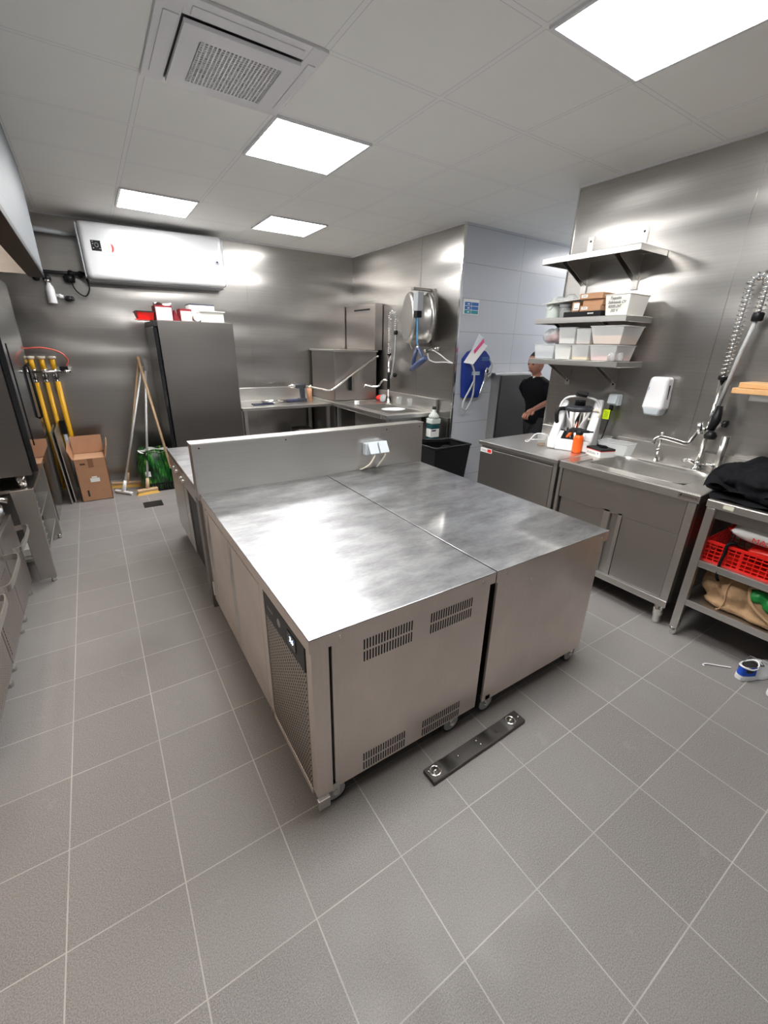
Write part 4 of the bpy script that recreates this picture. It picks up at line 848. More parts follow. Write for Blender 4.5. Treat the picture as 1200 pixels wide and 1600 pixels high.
# ================================================================== RIGHT WALL: cabinets, sink, rack
SZ = .83; SX = 2.545
t = thing('refrigerated_cabinet', 'low dark steel cabinet with small red and white label, left of the sink unit', 'cabinet', (2.87, 2.06, 0))
MB().box(SX - .005, 3.19, 1.695, 2.44, SZ - .030, SZ).build('worktop', 'steel', t, bevel=.004)
MB().box(SX + .03, 3.18, 1.71, 2.43, .10, SZ - .032).build('body', 'darksteel', t)
MB().box(SX + .005, SX + .03, 1.735, 2.425, .12, SZ - .055).build('door', 'midsteel', t, bevel=.003)
MB().box(SX + .004, SX + .03, 1.70, 1.73, .10, SZ - .032).build('side_post', 'steel', t, bevel=.002)
MB().box(3.165, 3.195, 1.70, 2.32, SZ, SZ + .10).build('upstand', 'steel', t, bevel=.003)
lb = MB().box(SX + .003, SX + .005, 2.30, 2.42, SZ - .088, SZ - .052).build('brand_label', 'paper', t, label='small white and red label')
MB().box(SX + .0022, SX + .0032, 2.305, 2.345, SZ - .082, SZ - .058).build('print_block', 'brightred', lb)
MB().box(SX + .0022, SX + .0032, 2.355, 2.41, SZ - .078, SZ - .074).box(SX + .0022, SX + .0032, 2.355, 2.41, SZ - .069, SZ - .066).build('print_line', 'grey', lb)
for xx, yy in ((SX + .06, 1.76), (SX + .06, 2.38), (3.13, 1.76), (3.13, 2.38)): MB().cyl((xx, yy, 0), (xx, yy, .10), .022).build('foot', 'chrome', t)
# sink unit
t = thing('sink_unit', 'wide steel sink unit with sliding doors and name plate on its right corner', 'sink', (2.87, 1.25, 0))
y0, y1 = .835, 1.685; bx0, bx1, by0, by1 = 2.68, 3.08, .98, 1.56
b = MB(); b.box(SX, bx0, y0, y1, SZ - .045, SZ).box(bx1, 3.19, y0, y1, SZ - .045, SZ).box(bx0, bx1, y0, by0, SZ - .045, SZ).box(bx0, bx1, by1, y1, SZ - .045, SZ)
b.build('sink_top', 'steel', t, bevel=.003)
b = MB(); zb = SZ - .24
b.box(SX + .012, SX + .016, y0 + .01, y1 - .01, SZ + .0, SZ + .004)
b.build('front_rim', 'steel', t)
def basin(u, v):   # rounded basin as a swept profile
    return None
bs = MB(); ringn = 48; prof = [(1.0, SZ + .001), (.985, SZ - .006), (.965, SZ - .03), (.93, zb + .03), (.86, zb + .004), (.0, zb)]
def sq(a, cx, cy, hx, hy, k, e=7):
    c, s_ = math.cos(a), math.sin(a); r = (abs(c) ** e + abs(s_) ** e) ** (-1 / e); return (cx + hx * k * r * c, cy + hy * k * r * s_)
vs = []
for k, z in prof:
    for i in range(ringn):
        x, y = sq(2 * PI * i / ringn, (bx0 + bx1) / 2, (by0 + by1) / 2, (bx1 - bx0) / 2 + .006, (by1 - by0) / 2 + .006, k); vs.append((x, y, z))
bs.add(vs, [(i * ringn + j, (i + 1) * ringn + j, (i + 1) * ringn + (j + 1) % ringn, i * ringn + (j + 1) % ringn) for i in range(len(prof) - 1) for j in range(ringn)], True)
bn = bs.build('basin', 'steel', t)
MB().lathe(((bx0 + bx1) / 2 + .08, (by0 + by1) / 2, zb + .001), [(.035, 0), (.035, .003), (.028, .003), (.024, .0), (0, .0)], n=20).build('drain', 'chrome', bn)
b = MB().box(3.15, 3.158, y0 - .3, 1.655, SZ + .0, SZ + .105).box(3.15, 3.195, y0 - .3, 1.655, SZ + .105, SZ + .112).box(3.15, 3.195, 1.650, 1.655, SZ, SZ + .105)
b.build('upstand', 'steel', t)
MB().box(SX + .012, SX + .03, y0 + .055, y1 - .03, .585, SZ - .047).build('apron', 'midsteel', t, bevel=.002)
for ya, yb in ((y0 + .01, y0 + .052), (y1 - .026, y1 - .004)): MB().box(SX + .008, SX + .05, ya, yb, .13, SZ - .047).build('corner_post', 'steel', t, bevel=.002)
MB().box(SX + .05, 3.18, y0 + .01, y0 + .013, .15, SZ - .05).box(SX + .05, 3.18, y1 - .013, y1 - .01, .15, SZ - .05).box(3.15, 3.18, y0 + .02, y1 - .02, .15, .60).box(SX + .05, 3.18, y0 + .02, y1 - .02, .16, .17).build('carcass', 'darksteel', t)
MB().box(SX + .004, SX + .05, y0 + .01, y1 - .01, .13, .172).build('bottom_rail', 'steel', t, bevel=.002)
MB().box(SX + .016, SX + .028, y0 + .056, 1.205, .175, .582).build('sliding_door', 'midsteel', t, bevel=.002)
MB().box(SX + .034, SX + .046, 1.17, 1.65, .175, .582).build('sliding_door', 'midsteel', t, bevel=.002)
MB().box(SX + .012, SX + .030, 1.208, 1.232, .175, .60).build('door_pull', 'steel', t, bevel=.002)
MB().box(SX + .012, SX + .030, 1.285, 1.325, .175, .60).build('centre_post', 'steel', t, bevel=.002)
for xx, yy in ((SX + .05, y0 + .055), (SX + .05, y1 - .06), (3.13, y0 + .055), (3.13, y1 - .06)):
    MB().lathe((xx, yy, 0), [(0, 0), (.022, .0), (.026, .006), (.026, .05), (.028, .052), (.028, .135), (0, .135)], n=20).build('foot', 'chrome', t)
pl = MB().box(SX - .0012, SX + .0008, y0 + .005, y0 + .105, SZ - .033, SZ - .003).build('name_plate', 'chrome', t)
text('printed_name', 'unninox', .021, (SX - .0018, y0 + .082, SZ - .025), (0, -1, 0), (0, 0, 1), 'ink', pl, .0003)
MB().box(SX - .0022, SX - .001, y0 + .087, y0 + .098, SZ - .024, SZ - .012).build('emblem', 'ink', pl)
MB().box(SX + .04, SX + .22, 1.585, 1.60, SZ + .001, SZ + .008).build('drip_edge', 'steel', t)
# big rinse tap
t, e = prerinse('rinse_tap', 'tall chrome spring rinse tap with black trigger valve on the sink unit', (3.12, 1.095, SZ), 1.925, .014, .040, 1.38, (-.15, -.99, 0), None, coil=34, crad=.024)
MB().tube([e, (3.105, 1.04, 1.55), (3.10, 1.075, 1.20)], .011, 10).build('hose', 'wheel', t)
MB().tube([(3.095, 1.06, 1.235), (3.085, 1.055, 1.155), (3.07, 1.065, 1.09)], [.016, .024, .020], 12).build('trigger_grip', 'black', t)
MB().lathe((3.055, 1.05, 1.045), [(0, 0), (.030, .0), (.034, .02), (.020, .045), (0, .05)], n=18).build('spray_head', 'black', t)
MB().lathe((3.07, 1.0, 1.14), [(0, -.012), (.02, -.012), (.022, 0), (.02, .012), (0, .012)], (0, 1, 0), 14).build('trigger', 'black', t)
MB().lathe((3.12, 1.085, 1.06), [(.018, 0), (.026, .01), (.026, .05), (.018, .06)], n=16).cyl((3.12, 1.085, 1.09), (3.09, 1.13, 1.085), .014).build('valve_body', 'chrome', t)
MB().cyl((3.09, 1.12, 1.06), (3.085, 1.135, 1.13), .016).build('valve_knob', 'chrome', t)
MB().tube(smooth_path([(3.09, 1.13, 1.08), (3.08, 1.15, 1.02), (3.06, 1.17, .992), (3.02, 1.22, 1.005), (2.97, 1.285, 1.02), (2.955, 1.305, 1.005), (2.95, 1.31, .975)]), .012, 10).build('spout', 'chrome', t)
MB().cyl((3.12, 1.085, 1.91), (3.12, .96, 1.93), .010).cyl((3.12, .97, 1.93), (3.198, .97, 1.93), .010).build('wall_bracket', 'chrome', t)
for dx, dy in ((.0, .062), (-.02, -.062)):
    MB().tube([(3.12, 1.085, SZ + .03), (3.115 + dx, 1.085 + dy, SZ + .055), (3.11 + dx, 1.085 + dy * 1.5, SZ + .045)], [.014, .011, .015], 10).build('tap_handle', 'chrome', t)
t = thing('small_tap', 'short slim chrome tap on the sink ledge left of the rinse tap', 'tap', (3.12, 1.345, SZ))
MB().lathe((3.12, 1.345, SZ), [(.02, 0), (.02, .006), (.010, .015), (.009, .06), (.014, .065), (.014, .085), (.008, .09)], n=16).build('base', 'chrome', t)
MB().tube([(3.12, 1.345, SZ + .085), (3.12, 1.345, SZ + .15), (3.12, 1.345, SZ + .185)], [.008, .010, .008], 10).ball((3.12, 1.345, SZ + .19), .011, 10).build('lever', 'chrome', t)
tag(MB().lathe((3.10, .985, SZ + .001), [(.0, 0), (.021, .0), (.021, .235), (.018, .235), (.018, .02), (0, .02)], n=22).build('overflow_pipe', 'steel'), 'upright steel overflow pipe standing on the sink ledge beside the black coat', 'pipe')
# open rack
t = thing('open_rack', 'open steel work table with two shelves right of the sink unit', 'table', (2.86, .2, 0))
ry0, ry1 = -.40, .80
MB().box(SX - .015, 3.14, ry0, ry1, SZ - .042, SZ).build('table_top', 'steel', t, bevel=.006)
MB().box(SX + .02, 3.14, ry0 + .03, ry1 - .02, SZ - .10, SZ - .044).build('under_frame', 'darksteel', t)
for xx in (SX + .012, 3.11):
    for yy in (ry0 + .03, ry1 - .025):
        MB().box(xx - .02, xx + .02, yy - .02, yy + .02, .05, SZ - .044).build('leg', 'steel', t, bevel=.003)
        MB().lathe((xx, yy, 0), [(0, 0), (.014, .0), (.018, .01), (.018, .052), (0, .052)], n=16).build('foot', 'chrome', t)
for zz in (.49, .245): MB().box(SX, 3.13, ry0 + .01, ry1 - .005, zz - .038, zz).build('shelf', 'steel', t, bevel=.002)
MB().box(SX - .0165, SX - .015, .68, .725, SZ - .030, SZ - .010).build('tape_piece', 'tape', t, label='torn bit of cream tape')
MB().box(3.155, 3.195, ry0, ry1, SZ - .02, SZ + .11).build('upstand', 'steel', t) if False else None
# red crate on the shelf
t = thing('red_crate', 'red lattice plastic crate on the middle shelf of the open rack', 'crate', (2.74, .40, .49))
b = MB(); cx0, cx1, cy0, cy1, cz0, cz1 = 2.575, 2.92, .10, .765, .4915, .60
for k in range(25):
    q = cy0 + (cy1 - cy0) * k / 24; w_ = .0022 if k % 6 else .007
    b.box(cx0, cx0 + .005, q - w_, q + w_, cz0, cz1); b.box(cx1 - .005, cx1, q - w_, q + w_, cz0, cz1)
for k in range(13):
    q = cx0 + (cx1 - cx0) * k / 12; b.box(q - .0022, q + .0022, cy0, cy0 + .005, cz0, cz1); b.box(q - .0022, q + .0022, cy1 - .005, cy1, cz0, cz1)
for k in range(6):
    z = cz0 + (cz1 - cz0) * k / 5; h = .002 if 0 < k < 5 else .008
    b.box(cx0 - .002, cx0 + .005, cy0, cy1, z - min(h, z - cz0 + .001), z + h); b.box(cx1 - .005, cx1, cy0, cy1, z, z + h); b.box(cx0, cx1, cy0, cy0 + .005, z, z + h); b.box(cx0, cx1, cy1 - .005, cy1, z, z + h)
b.build('lattice', 'red', t); MB().box(cx0 + .004, cx1 - .004, cy0 + .004, cy1 - .004, cz0, cz0 + .003).build('crate_floor', 'red', t)
# bags of dough in the crate
t = thing('flour_bag', 'white and red printed bag lying above the red crate', 'bag', (2.74, .52, .66))
X = Matrix.Translation((2.72, .49, .688)) @ Matrix.Rotation(math.radians(4), 4, 'Z')
def pillow(X, hx, hy, hz, nx=18, ny=26):
    b = MB(X)
    for sg in (1, -1):
        b.grid(lambda u, v, sg=sg: ((2 * u - 1) * hx, (2 * v - 1) * hy, sg * hz * (max(0, 1 - abs(2 * u - 1) ** 3.2) ** .55) * (max(0, 1 - abs(2 * v - 1) ** 4.5) ** .6) + .004 * math.sin(9 * u + 5 * v)), nx, ny)
    return b
pillow(X, .13, .20, .055).build('bag_body', 'paper', t)
MB(X).grid(lambda u, v: ((2 * u - 1) * (.128 - .02 * v), .165 + .055 * v, .040 * (1 - v) * (1 - abs(2 * u - 1) ** 3)), 10, 6).build('bag_end', 'brightred', t, label='bright red tapered end')
MB(X).grid(lambda u, v: ((2 * u - 1) * (.128 - .02 * v), .165 + .055 * v, -.040 * (1 - v) * (1 - abs(2 * u - 1) ** 3)), 10, 6).build('bag_end', 'brightred', t, label='bright red tapered end')
def side_x(y, z): return 2.585
text('printed_word', 'MASTERMIX', .040, (2.5875, .588, .655), (0.05, -1, 0), (-.25, 0, 1), 'brightred', t, .0006, 'red printed capitals', shear=.1)
text('printed_word', 'PP', .085, (2.625, .545, .705), (0.05, -1, 0), (.35, 0, 1), 'darkred', t, .0006, shear=.25)
MB().prism([(2.6045, .57, .716), (2.6005, .50, .694), (2.594, .42, .682), (2.598, .37, .686), (2.606, .44, .70), (2.610, .53, .718)], (-.001, 0, 0)).build('printed_swoosh', 'ink', t)
X = Matrix.Translation((2.735, .42, .598))
t = thing('red_packet', 'shiny bright red packet filling the red crate under the white bag', 'packet', (2.73, .42, .56))
pillow(X, .12, .18, .035).build('packet_body', 'brightred', t)
tag(MB().tube(smooth_path([(2.60, .64, .62), (2.565, .665, .615), (2.558, .665, .56), (2.555, .67, .50), (2.552, .665, .44), (2.565, .655, .41)]), [.0075] * 30 + [.0075], 8).build('black_strap', 'cloth'), 'black strap hanging over the edge of the red crate', 'strap')
# jute sack
t = thing('jute_sack', 'brown jute sack slumped on the bottom shelf of the open rack', 'sack', (2.74, .52, .245))
lumps('sack_body', 'jute', t, [((2.74, .68, .345), .10, (1.35, .85, .95)), ((2.72, .58, .345), .115, (1.35, 1.0, .95)), ((2.70, .47, .33), .105, (1.2, 1.1, .80)), ((2.67, .40, .31), .085, (1.1, 1.2, .72)), ((2.72, .30, .33), .09, (1.2, 1.2, .8)), ((2.62, .60, .275), .06, (1, 1.8, .5)), ((2.60, .45, .27), .05, (.9, 2.2, .5))], .010, 5, .016, .05)
MB().tube(smooth_path([(2.60, .60, .44), (2.575, .61, .38), (2.566, .60, .31), (2.570, .61, .262), (2.565, .625, .25)]), .0035, 6).build('seam', 'jute', t)
lumps('printed_packet', 'greenfilm', t, [((2.605, .485, .385), .045, (.8, 1.1, .8)), ((2.60, .42, .36), .045, (.8, 1.1, .8)), ((2.61, .36, .34), .045, (.8, 1.1, .9))], .008, 3, .012, .03, label='green printed packet showing through the opening')
MB().tube(smooth_path([(2.60, .53, .42), (2.57, .50, .355), (2.562, .43, .305), (2.57, .36, .275), (2.60, .32, .27), (2.64, .34, .36), (2.64, .45, .43), (2.60, .53, .42)]), .008, 7).build('opening_hem', 'jute', t)
# black coat
t = thing('folded_coat', 'crumpled black coat heaped on the open rack beside the sink', 'coat', (2.82, .5, .83))
lumps('coat_body', 'cloth', t, [((2.90, .86, .90), .075, (1.9, .75, .65)), ((2.82, .78, .915), .10, (2.0, 1.0, .68)), ((2.80, .64, .925), .12, (1.8, 1.1, .72)), ((2.82, .45, .93), .13, (1.7, 1.3, .72)), ((2.80, .28, .92), .12, (1.8, 1.3, .7)), ((2.66, .60, .88), .07, (1.0, 2.0, .6)), ((2.62, .45, .88), .06, (1.0, 2.0, .65)), ((2.60, .30, .875), .06, (1.0, 2.0, .65)), ((2.70, .82, .875), .045, (1.6, 1.2, .7))], .008, 6, .045, .085)
MB().grid(lambda u, v: (2.60 + .42 * u + .015 * math.sin(9 * v), .86 - .62 * v + .02 * math.sin(6 * u), .985 - .10 * (1 - u) ** 2 + .016 * math.sin(16 * v + 5 * u) + .010 * math.sin(27 * v - 8 * u) - .05 * (v - .5) ** 2), 26, 40).build('coat_flap', 'cloth', t)
MB().grid(lambda u, v: (2.555 + .28 * u, .80 - .50 * v + .03 * math.sin(5 * u), .8325 + .012 * math.sin(10 * v + 4 * u) ** 2), 12, 20).build('sleeve', 'cloth', t)
# shoes
def shoe(name, label, X):
    t = thing(name, label, 'shoe', X.translation)
    # heel at x=0, toe at x=.27
    def w(u): return .030 + .016 * math.sin(PI * min(1, u * .95 + .05)) + .012 * max(0, math.sin(PI * (u - .35) / .65)) if u > .35 else .030 + .012 * math.sin(PI * min(1, u + .1))
    n = 22
    def ring(z0, z1, k, lift=0.0):
        b = MB(X); m = 40
        def p(i, z, kk):
            a = 2 * PI * i / m; x = .135 - .135 * math.cos(a); u = x / .27; y = math.sin(a) ** 1 * w(u) * kk; y = math.copysign(abs(math.sin(a)) ** .6 * w(u) * kk, math.sin(a)); return (x, y, z + .010 * max(0, u - .75) * 4 * (1 if z < .02 else 1))
        lo = [p(i, z0, k) for i in range(m)]; hi = [p(i, z1, k * .97) for i in range(m)]
        b.add(lo + hi, [tuple(range(m))[::-1], tuple(range(m, 2 * m))] + [(i, (i + 1) % m, m + (i + 1) % m, m + i) for i in range(m)], False); return b
    ring(.0, .026, 1.0).build('sole', 'shoewhite', t, bevel=.004)
    ub = MB(X); m = 36; L = []
    for j in range(9):
        v = j / 8
        for i in range(m):
            a = 2 * PI * i / m; x = .135 - .130 * math.cos(a); u = x / .27
            top = .085 - .055 * max(0, (u - .42)) / .58 * 1.05 if u > .42 else .075 + .02 * abs(u - .3)
            sh = 1 - .22 * v - (.45 * v ** 3 if u > .5 else 0)
            y = math.copysign(abs(math.sin(a)) ** .7 * w(u) * sh * .97, math.sin(a))
            xx = x + (-.02 * v ** 2 * (u > .85)) + .006 * v * (u < .1)
            L.append((xx, y, .024 + (top - .024) * v))
    ub.add(L, [(j * m + i, j * m + (i + 1) % m, (j + 1) * m + (i + 1) % m, (j + 1) * m + i) for j in range(8) for i in range(m)], True)
    ub.add([L[8 * m + i] for i in range(m) if .135 - .130 * math.cos(2 * PI * i / m) > .115], [tuple(range(len([1 for i in range(m) if .135 - .130 * math.cos(2 * PI * i / m) > .115])))], True)
    ub.build('upper', 'shoewhite', t)
    MB(X).lathe((.062, 0, .03), [(0, 0), (.045, .0), (.05, .02), (.048, .038), (0, .038)], n=20, sy=.62, sx=1.15).build('insole', 'ink', t, label='dark inside')
    MB(X).tube([(.062 - .056 * math.cos(q), .030 * math.sin(q), .072 + .006 * math.cos(2 * q)) for q in [k * PI / 12 for k in range(24)]], .0045, 8, closed=True).build('collar', 'white', t)
    def hp(u, v):
        a = -1.05 + 1.75 * u; x = .135 - .133 * math.cos(a); uu = x / .27; vv = .12 + .86 * v * (1 - .25 * u)
        top = .075 + .02 * abs(uu - .3); y = math.copysign(abs(math.sin(a)) ** .7 * w(uu) * (1 - .22 * vv) * 1.0, math.sin(a)) * 1.02
        return (x + .006 * vv - .0025, y, .024 + (top - .022) * vv)
    MB(X).grid(hp, 14, 6).build('heel_patch', 'shoeblue', t, label='bright blue heel patch')
    b = MB(X)
    for k in range(4): b.tube([(.125 + .022 * k, -.024, .070 - .006 * k), (.130 + .022 * k, 0, .079 - .008 * k), (.125 + .022 * k, .024, .070 - .006 * k)], .003, 6)
    b.build('lace', 'white', t); return t
shoe('running_shoe', 'white running shoe with bright blue heel, farther one under the open rack', Matrix.Translation((2.435, .415, 0)) @ Matrix.Rotation(math.radians(-12), 4, 'Z'))
shoe('running_shoe', 'white running shoe cut off by the right edge of the photo, nearer one', Matrix.Translation((2.425, .285, 0)) @ Matrix.Rotation(math.radians(-15), 4, 'Z'))
tag(MB().tube(smooth_path([(2.395, .545, .005), (2.40, .555, .005), (2.425, .548, .005), (2.46, .51, .005), (2.50, .465, .006)]), .0035, 8).build('shoe_lace', 'white'), 'loose white lace curling on the floor tiles left of the shoe', 'lace')
# ------------------------------------------------------------------ wall shelves
def shelf(label, z, zt, zbm, extra=0.0):
    t = thing('wall_shelf', label, 'shelf', (3.04, 1.96, z), 'steel shelves on the right wall')
    y0, y1 = 1.615, 2.315
    MB().box(2.87, 3.195, y0, y1, z - .004, z).box(2.87, 2.873, y0, y1, z - .036, z - .004).box(2.873, 3.195, y0, y0 + .003, z - .036, z - .004).box(2.873, 3.195, y1 - .003, y1, z - .036, z - .004).build('shelf_board', 'steel', t, bevel=.001)
    for yy in (1.79, 2.17):
        b = MB().box(3.188, 3.199, yy - .022, yy + .022, zbm, zt)
        b.prism([(3.19, yy - .02, z - .005), (2.93, yy - .02, z - .005), (2.93, yy - .02, z - .035), (3.19, yy - .02, z - .16)], (0, .003, 0))
        b.prism([(3.19, yy + .017, z - .005), (2.93, yy + .017, z - .005), (2.93, yy + .017, z - .035), (3.19, yy + .017, z - .16)], (0, .003, 0))
        br = b.build('bracket', 'steel', t)
        MB().cyl((3.1865, yy, zt - .03 if zt > z + .05 else zbm + .03), (3.189, yy, zt - .03 if zt > z + .05 else zbm + .03), .007, n=12).build('bolt', 'ink', br)
shelf('empty topmost steel shelf on the right wall', 2.132, 2.29, 1.92)
shelf('middle steel shelf carrying small cardboard boxes and a written tub', 1.742, 1.90, 1.60)
shelf('lowest steel wall shelf carrying two tiers of clear tubs', 1.462, 1.50, 1.27)
def taper(name, label, cat, xa, xb, ya, yb, z, h, m, k=.82, th=.003, group=None, fill=None, lid=False, fh=.5):
    t = thing(name, label, cat, ((xa + xb) / 2, (ya + yb) / 2, z), group)
    cx, cy = (xa + xb) / 2, (ya + yb) / 2
    def q(s_, z_, ins=0): hx, hy = (xb - xa) / 2 * s_ - ins, (yb - ya) / 2 * s_ - ins; return [Vector((cx - hx, cy - hy, z_)), Vector((cx + hx, cy - hy, z_)), Vector((cx + hx, cy + hy, z_)), Vector((cx - hx, cy + hy, z_))]
    b = MB(); lo, hi = q(k, z), q(1, z + h); b.add(lo + hi, [(0, 3, 2, 1), (0, 1, 5, 4), (1, 2, 6, 5), (2, 3, 7, 6), (3, 0, 4, 7)])
    b.build('tub_body', m, t, bevel=.004)
    MB().tube(q(1.0, z + h), .0035, 6, closed=True).build('rim', m, t)
    if fill:
        f0, f1 = q(k, z + .003, .003), q(k + (1 - k) * fh, z + h * fh, .004); b = MB(); b.hexa(f0, f1); b.build('contents', fill, t)
    return t
z = 1.4635
yb_ = [(2.125, 2.30), (1.985, 2.118), (1.845, 1.978), (1.645, 1.84)]
taper('storage_tub', 'bottom tier clear tub at the corridor end with blue-grey contents', 'tub', 2.89, 3.12, *yb_[0], z, .098, 'tub', fill='greycontents', group='clear food tubs on the lowest shelf', k=.9)
taper('storage_tub', 'bottom tier clear tub second from the corridor, pale contents', 'tub', 2.89, 3.12, *yb_[1], z, .098, 'tub', fill='flour', group='clear food tubs on the lowest shelf', k=.9, fh=.8)
taper('storage_tub', 'bottom tier clear tub with yellow contents at its base', 'tub', 2.89, 3.12, *yb_[2], z, .098, 'tub', fill='yellowfood', group='clear food tubs on the lowest shelf', k=.9, fh=.22)
taper('storage_tub', 'bottom tier clear tub with pinkish contents beside the glass jars', 'tub', 2.89, 3.12, *yb_[3], z, .098, 'tub', fill='pinkmeat', group='clear food tubs on the lowest shelf', k=.85, fh=.35)
z2 = z + .104
taper('storage_tub', 'top tier clear tub second from the corridor, white powder inside', 'tub', 2.90, 3.12, 1.975, 2.11, z2, .108, 'tub', fill='flour', group='clear food tubs on the lowest shelf', k=.9, fh=.35)
taper('storage_tub', 'top tier small tub with brownish base between two larger ones', 'tub', 2.90, 3.10, 1.855, 1.965, z2, .098, 'tub', fill='cardin', group='clear food tubs on the lowest shelf', k=.92, fh=.15)
taper('storage_tub', 'top tier large flared tub with peach powder nearest the camera', 'tub', 2.88, 3.13, 1.62, 1.85, z2, .112, 'tub', fill='peach', group='clear food tubs on the lowest shelf', k=.80, fh=.5)
t = thing('plastic_bag', 'clear plastic bag with pink contents on the top tier at the corridor end', 'bag', (3.0, 2.21, z2))
lumps('bag_film', 'film', t, [((3.0, 2.24, z2 + .055), .055, (1.4, 1, 1)), ((3.0, 2.18, z2 + .06), .055, (1.3, .9, 1.05))], .008, 2, .01, .03)
lumps('contents', 'pinkmeat', t, [((2.99, 2.18, z2 + .05), .040, (1.3, .8, 1.1)), ((3.0, 2.24, z2 + .04), .035, (1.3, .8, 1))], .008, 2)
for (yy, l_, r_, h_) in ((1.668, 'small clear jar in front of the peach tub', .026, .058), (1.640, 'small clear jar with cork-like rim nearest the shelf end', .024, .056)):
    X_ = 2.885 if yy > 1.65 else 2.95
    tag(MB().lathe((X_, yy + (0 if yy > 1.65 else .01), 1.4628), [(0, .002), (r_, .002), (r_ * 1.05, h_ * .7), (r_ * .75, h_ * .85), (r_ * .85, h_), (r_ * .75, h_), (r_ * .65, h_ * .85), (r_ * .95, h_ * .68), (r_ * .9, .006), (0, .006)], n=18).build('glass_jar', 'glass'), l_, 'jar', 'small glass jars on the lowest shelf')
# middle shelf things
z = 1.7425
t = taper('storage_tub', 'milky tub with black handwriting on the middle shelf', 'tub', 2.885, 3.12, 1.545 + .08, 1.79, z, .122, 'tubwhite', k=.86)
for k, (wd, yy) in enumerate((('Tequeño', 1.755), ('Sobrasada CV', 1.765), ('03/05-24T', 1.762), ('202 V.', 1.745))):
    zz = z + .094 - .024 * k; xx = 2.8985 - .0155 * (zz - z) / .122 - .0015
    text('handwriting', wd, .024, (xx, yy, zz), (0, -1, 0), (-.12, 0, 1), 'ink', t, .0004, shear=.35, squash=.85)
def smallbox(label, x0, x1, y0, y1, z, h, m='kraft', lab=True, name='small_box'):
    t = thing(name, label, 'box', ((x0 + x1) / 2, (y0 + y1) / 2, z), None)
    MB().box(x0, x1, y0, y1, z, z + h).build('carton', m, t, bevel=.002)
    if lab: 
        l = MB().box(x0 - .0008, x0, y1 - .012 - .045, y1 - .012, z + .010, z + h - .008).build('label', 'paper', t)
        MB().box(x0 - .0013, x0 - .0007, y1 - .05, y1 - .02, z + .018, z + .021).build('print_line', 'ink', l)
    return t
t = smallbox('flat black box under the pile of kraft boxes on the middle shelf', 2.88, 3.10, 1.80, 2.08, z, .034, 'black', False, 'flat_box')
b = MB()
for k in range(4): b.lathe((2.8795, 1.89 - .011 * k, z + .019), [(0, -.0006), (.005, -.0006), (.005, .0004)], (1, 0, 0), 10)
b.build('printed_dots', 'paper', t)
zb_ = z + .0345
smallbox('kraft box at the bottom of the pile with a white label', 2.89, 3.06, 1.815, 1.965, zb_, .034)
smallbox('kraft box in the middle of the pile, without a label', 2.90, 3.06, 1.812, 1.955, zb_ + .0345, .038, lab=False)
smallbox('kraft box on top of the pile, jutting to the left', 2.885, 3.05, 1.808, 1.975, zb_ + .073, .036)
smallbox('little kraft box standing at the left of the pile on the black box', 2.90, 2.98, 1.985, 2.035, zb_, .062)
t = thing('plastic_jug', 'translucent pale green jug with handle at the corridor end of the middle shelf', 'jug', (3.0, 2.25, z))
MB().lathe((2.98, 2.245, z), [(0, 0), (.048, .0), (.052, .01), (.052, .085), (.04, .108), (.02, .125), (.018, .145), (0, .145)], n=22).build('jug_body', 'bottle', t)
MB().lathe((2.98, 2.245, z + .002), [(0, 0), (.045, .0), (.048, .045), (0, .045)], n=22).build('liquid', plain('pale_green_liquid', (.25, .42, .36), .3), t)
MB().tube(arc((2.93, 2.245, z + .085), .022, 0, 2 * PI, 16, (0, 1, 0), (0, 0, 1))[:-1], .006, 8, closed=True).build('handle', 'bottle', t)
tag(MB().lathe((2.99, 2.29 - .0, z), [(0, 0), (.018, .0), (.018, .045), (.010, .06), (0, .062)], n=14).build('small_bottle', 'yellowfood'), 'tiny yellow bottle at the very end of the middle shelf', 'bottle')
t = thing('glass_canister', 'squat clear canister with grey lid beside the black box', 'canister', (2.98, 2.14, z))
MB().lathe((2.975, 2.135, z), [(0, 0), (.045, .0), (.045, .07), (.04, .075), (.04, .06), (.04, .005), (0, .005)], n=22).build('canister_body', 'glass', t)
MB().lathe((2.975, 2.135, z + .002), [(0, 0), (.038, .0), (.038, .05), (0, .05)], n=22).build('contents', 'grey', t)
MB().lathe((2.975, 2.135, z + .074), [(0, 0), (.048, .0), (.048, .020), (0, .022)], n=22).build('lid', 'grey', t)
tag(MB().box(3.04, 3.14, 2.09, 2.20, z, z + .09).build('black_box', 'black', bevel=.004), 'black box behind the clear canister on the middle shelf', 'box')
tag(MB().hexa([(2.90, 1.985, z + .112), (3.10, 1.985, z + .112), (3.10, 2.29, z + .095), (2.90, 2.29, z + .095)], [(2.90, 1.985, z + .116), (3.10, 1.985, z + .116), (3.10, 2.29, z + .099), (2.90, 2.29, z + .099)]).build('plastic_tray', 'tubwhite'), 'flat milky tray laid on top of the canister and jug', 'tray')
t = thing('plastic_wrap', 'crumpled clear wrap lying on the milky tray', 'wrap', (3.0, 2.18, z + .11))
lumps('film', 'film', t, [((3.02, 2.22, z + .125), .04, (1.3, 1.1, .7)), ((3.04, 2.15, z + .13), .045, (1.2, 1.1, .8)), ((3.0, 2.27, z + .115), .03, (1.2, 1.2, .5))], .008, 2, .02, .03)
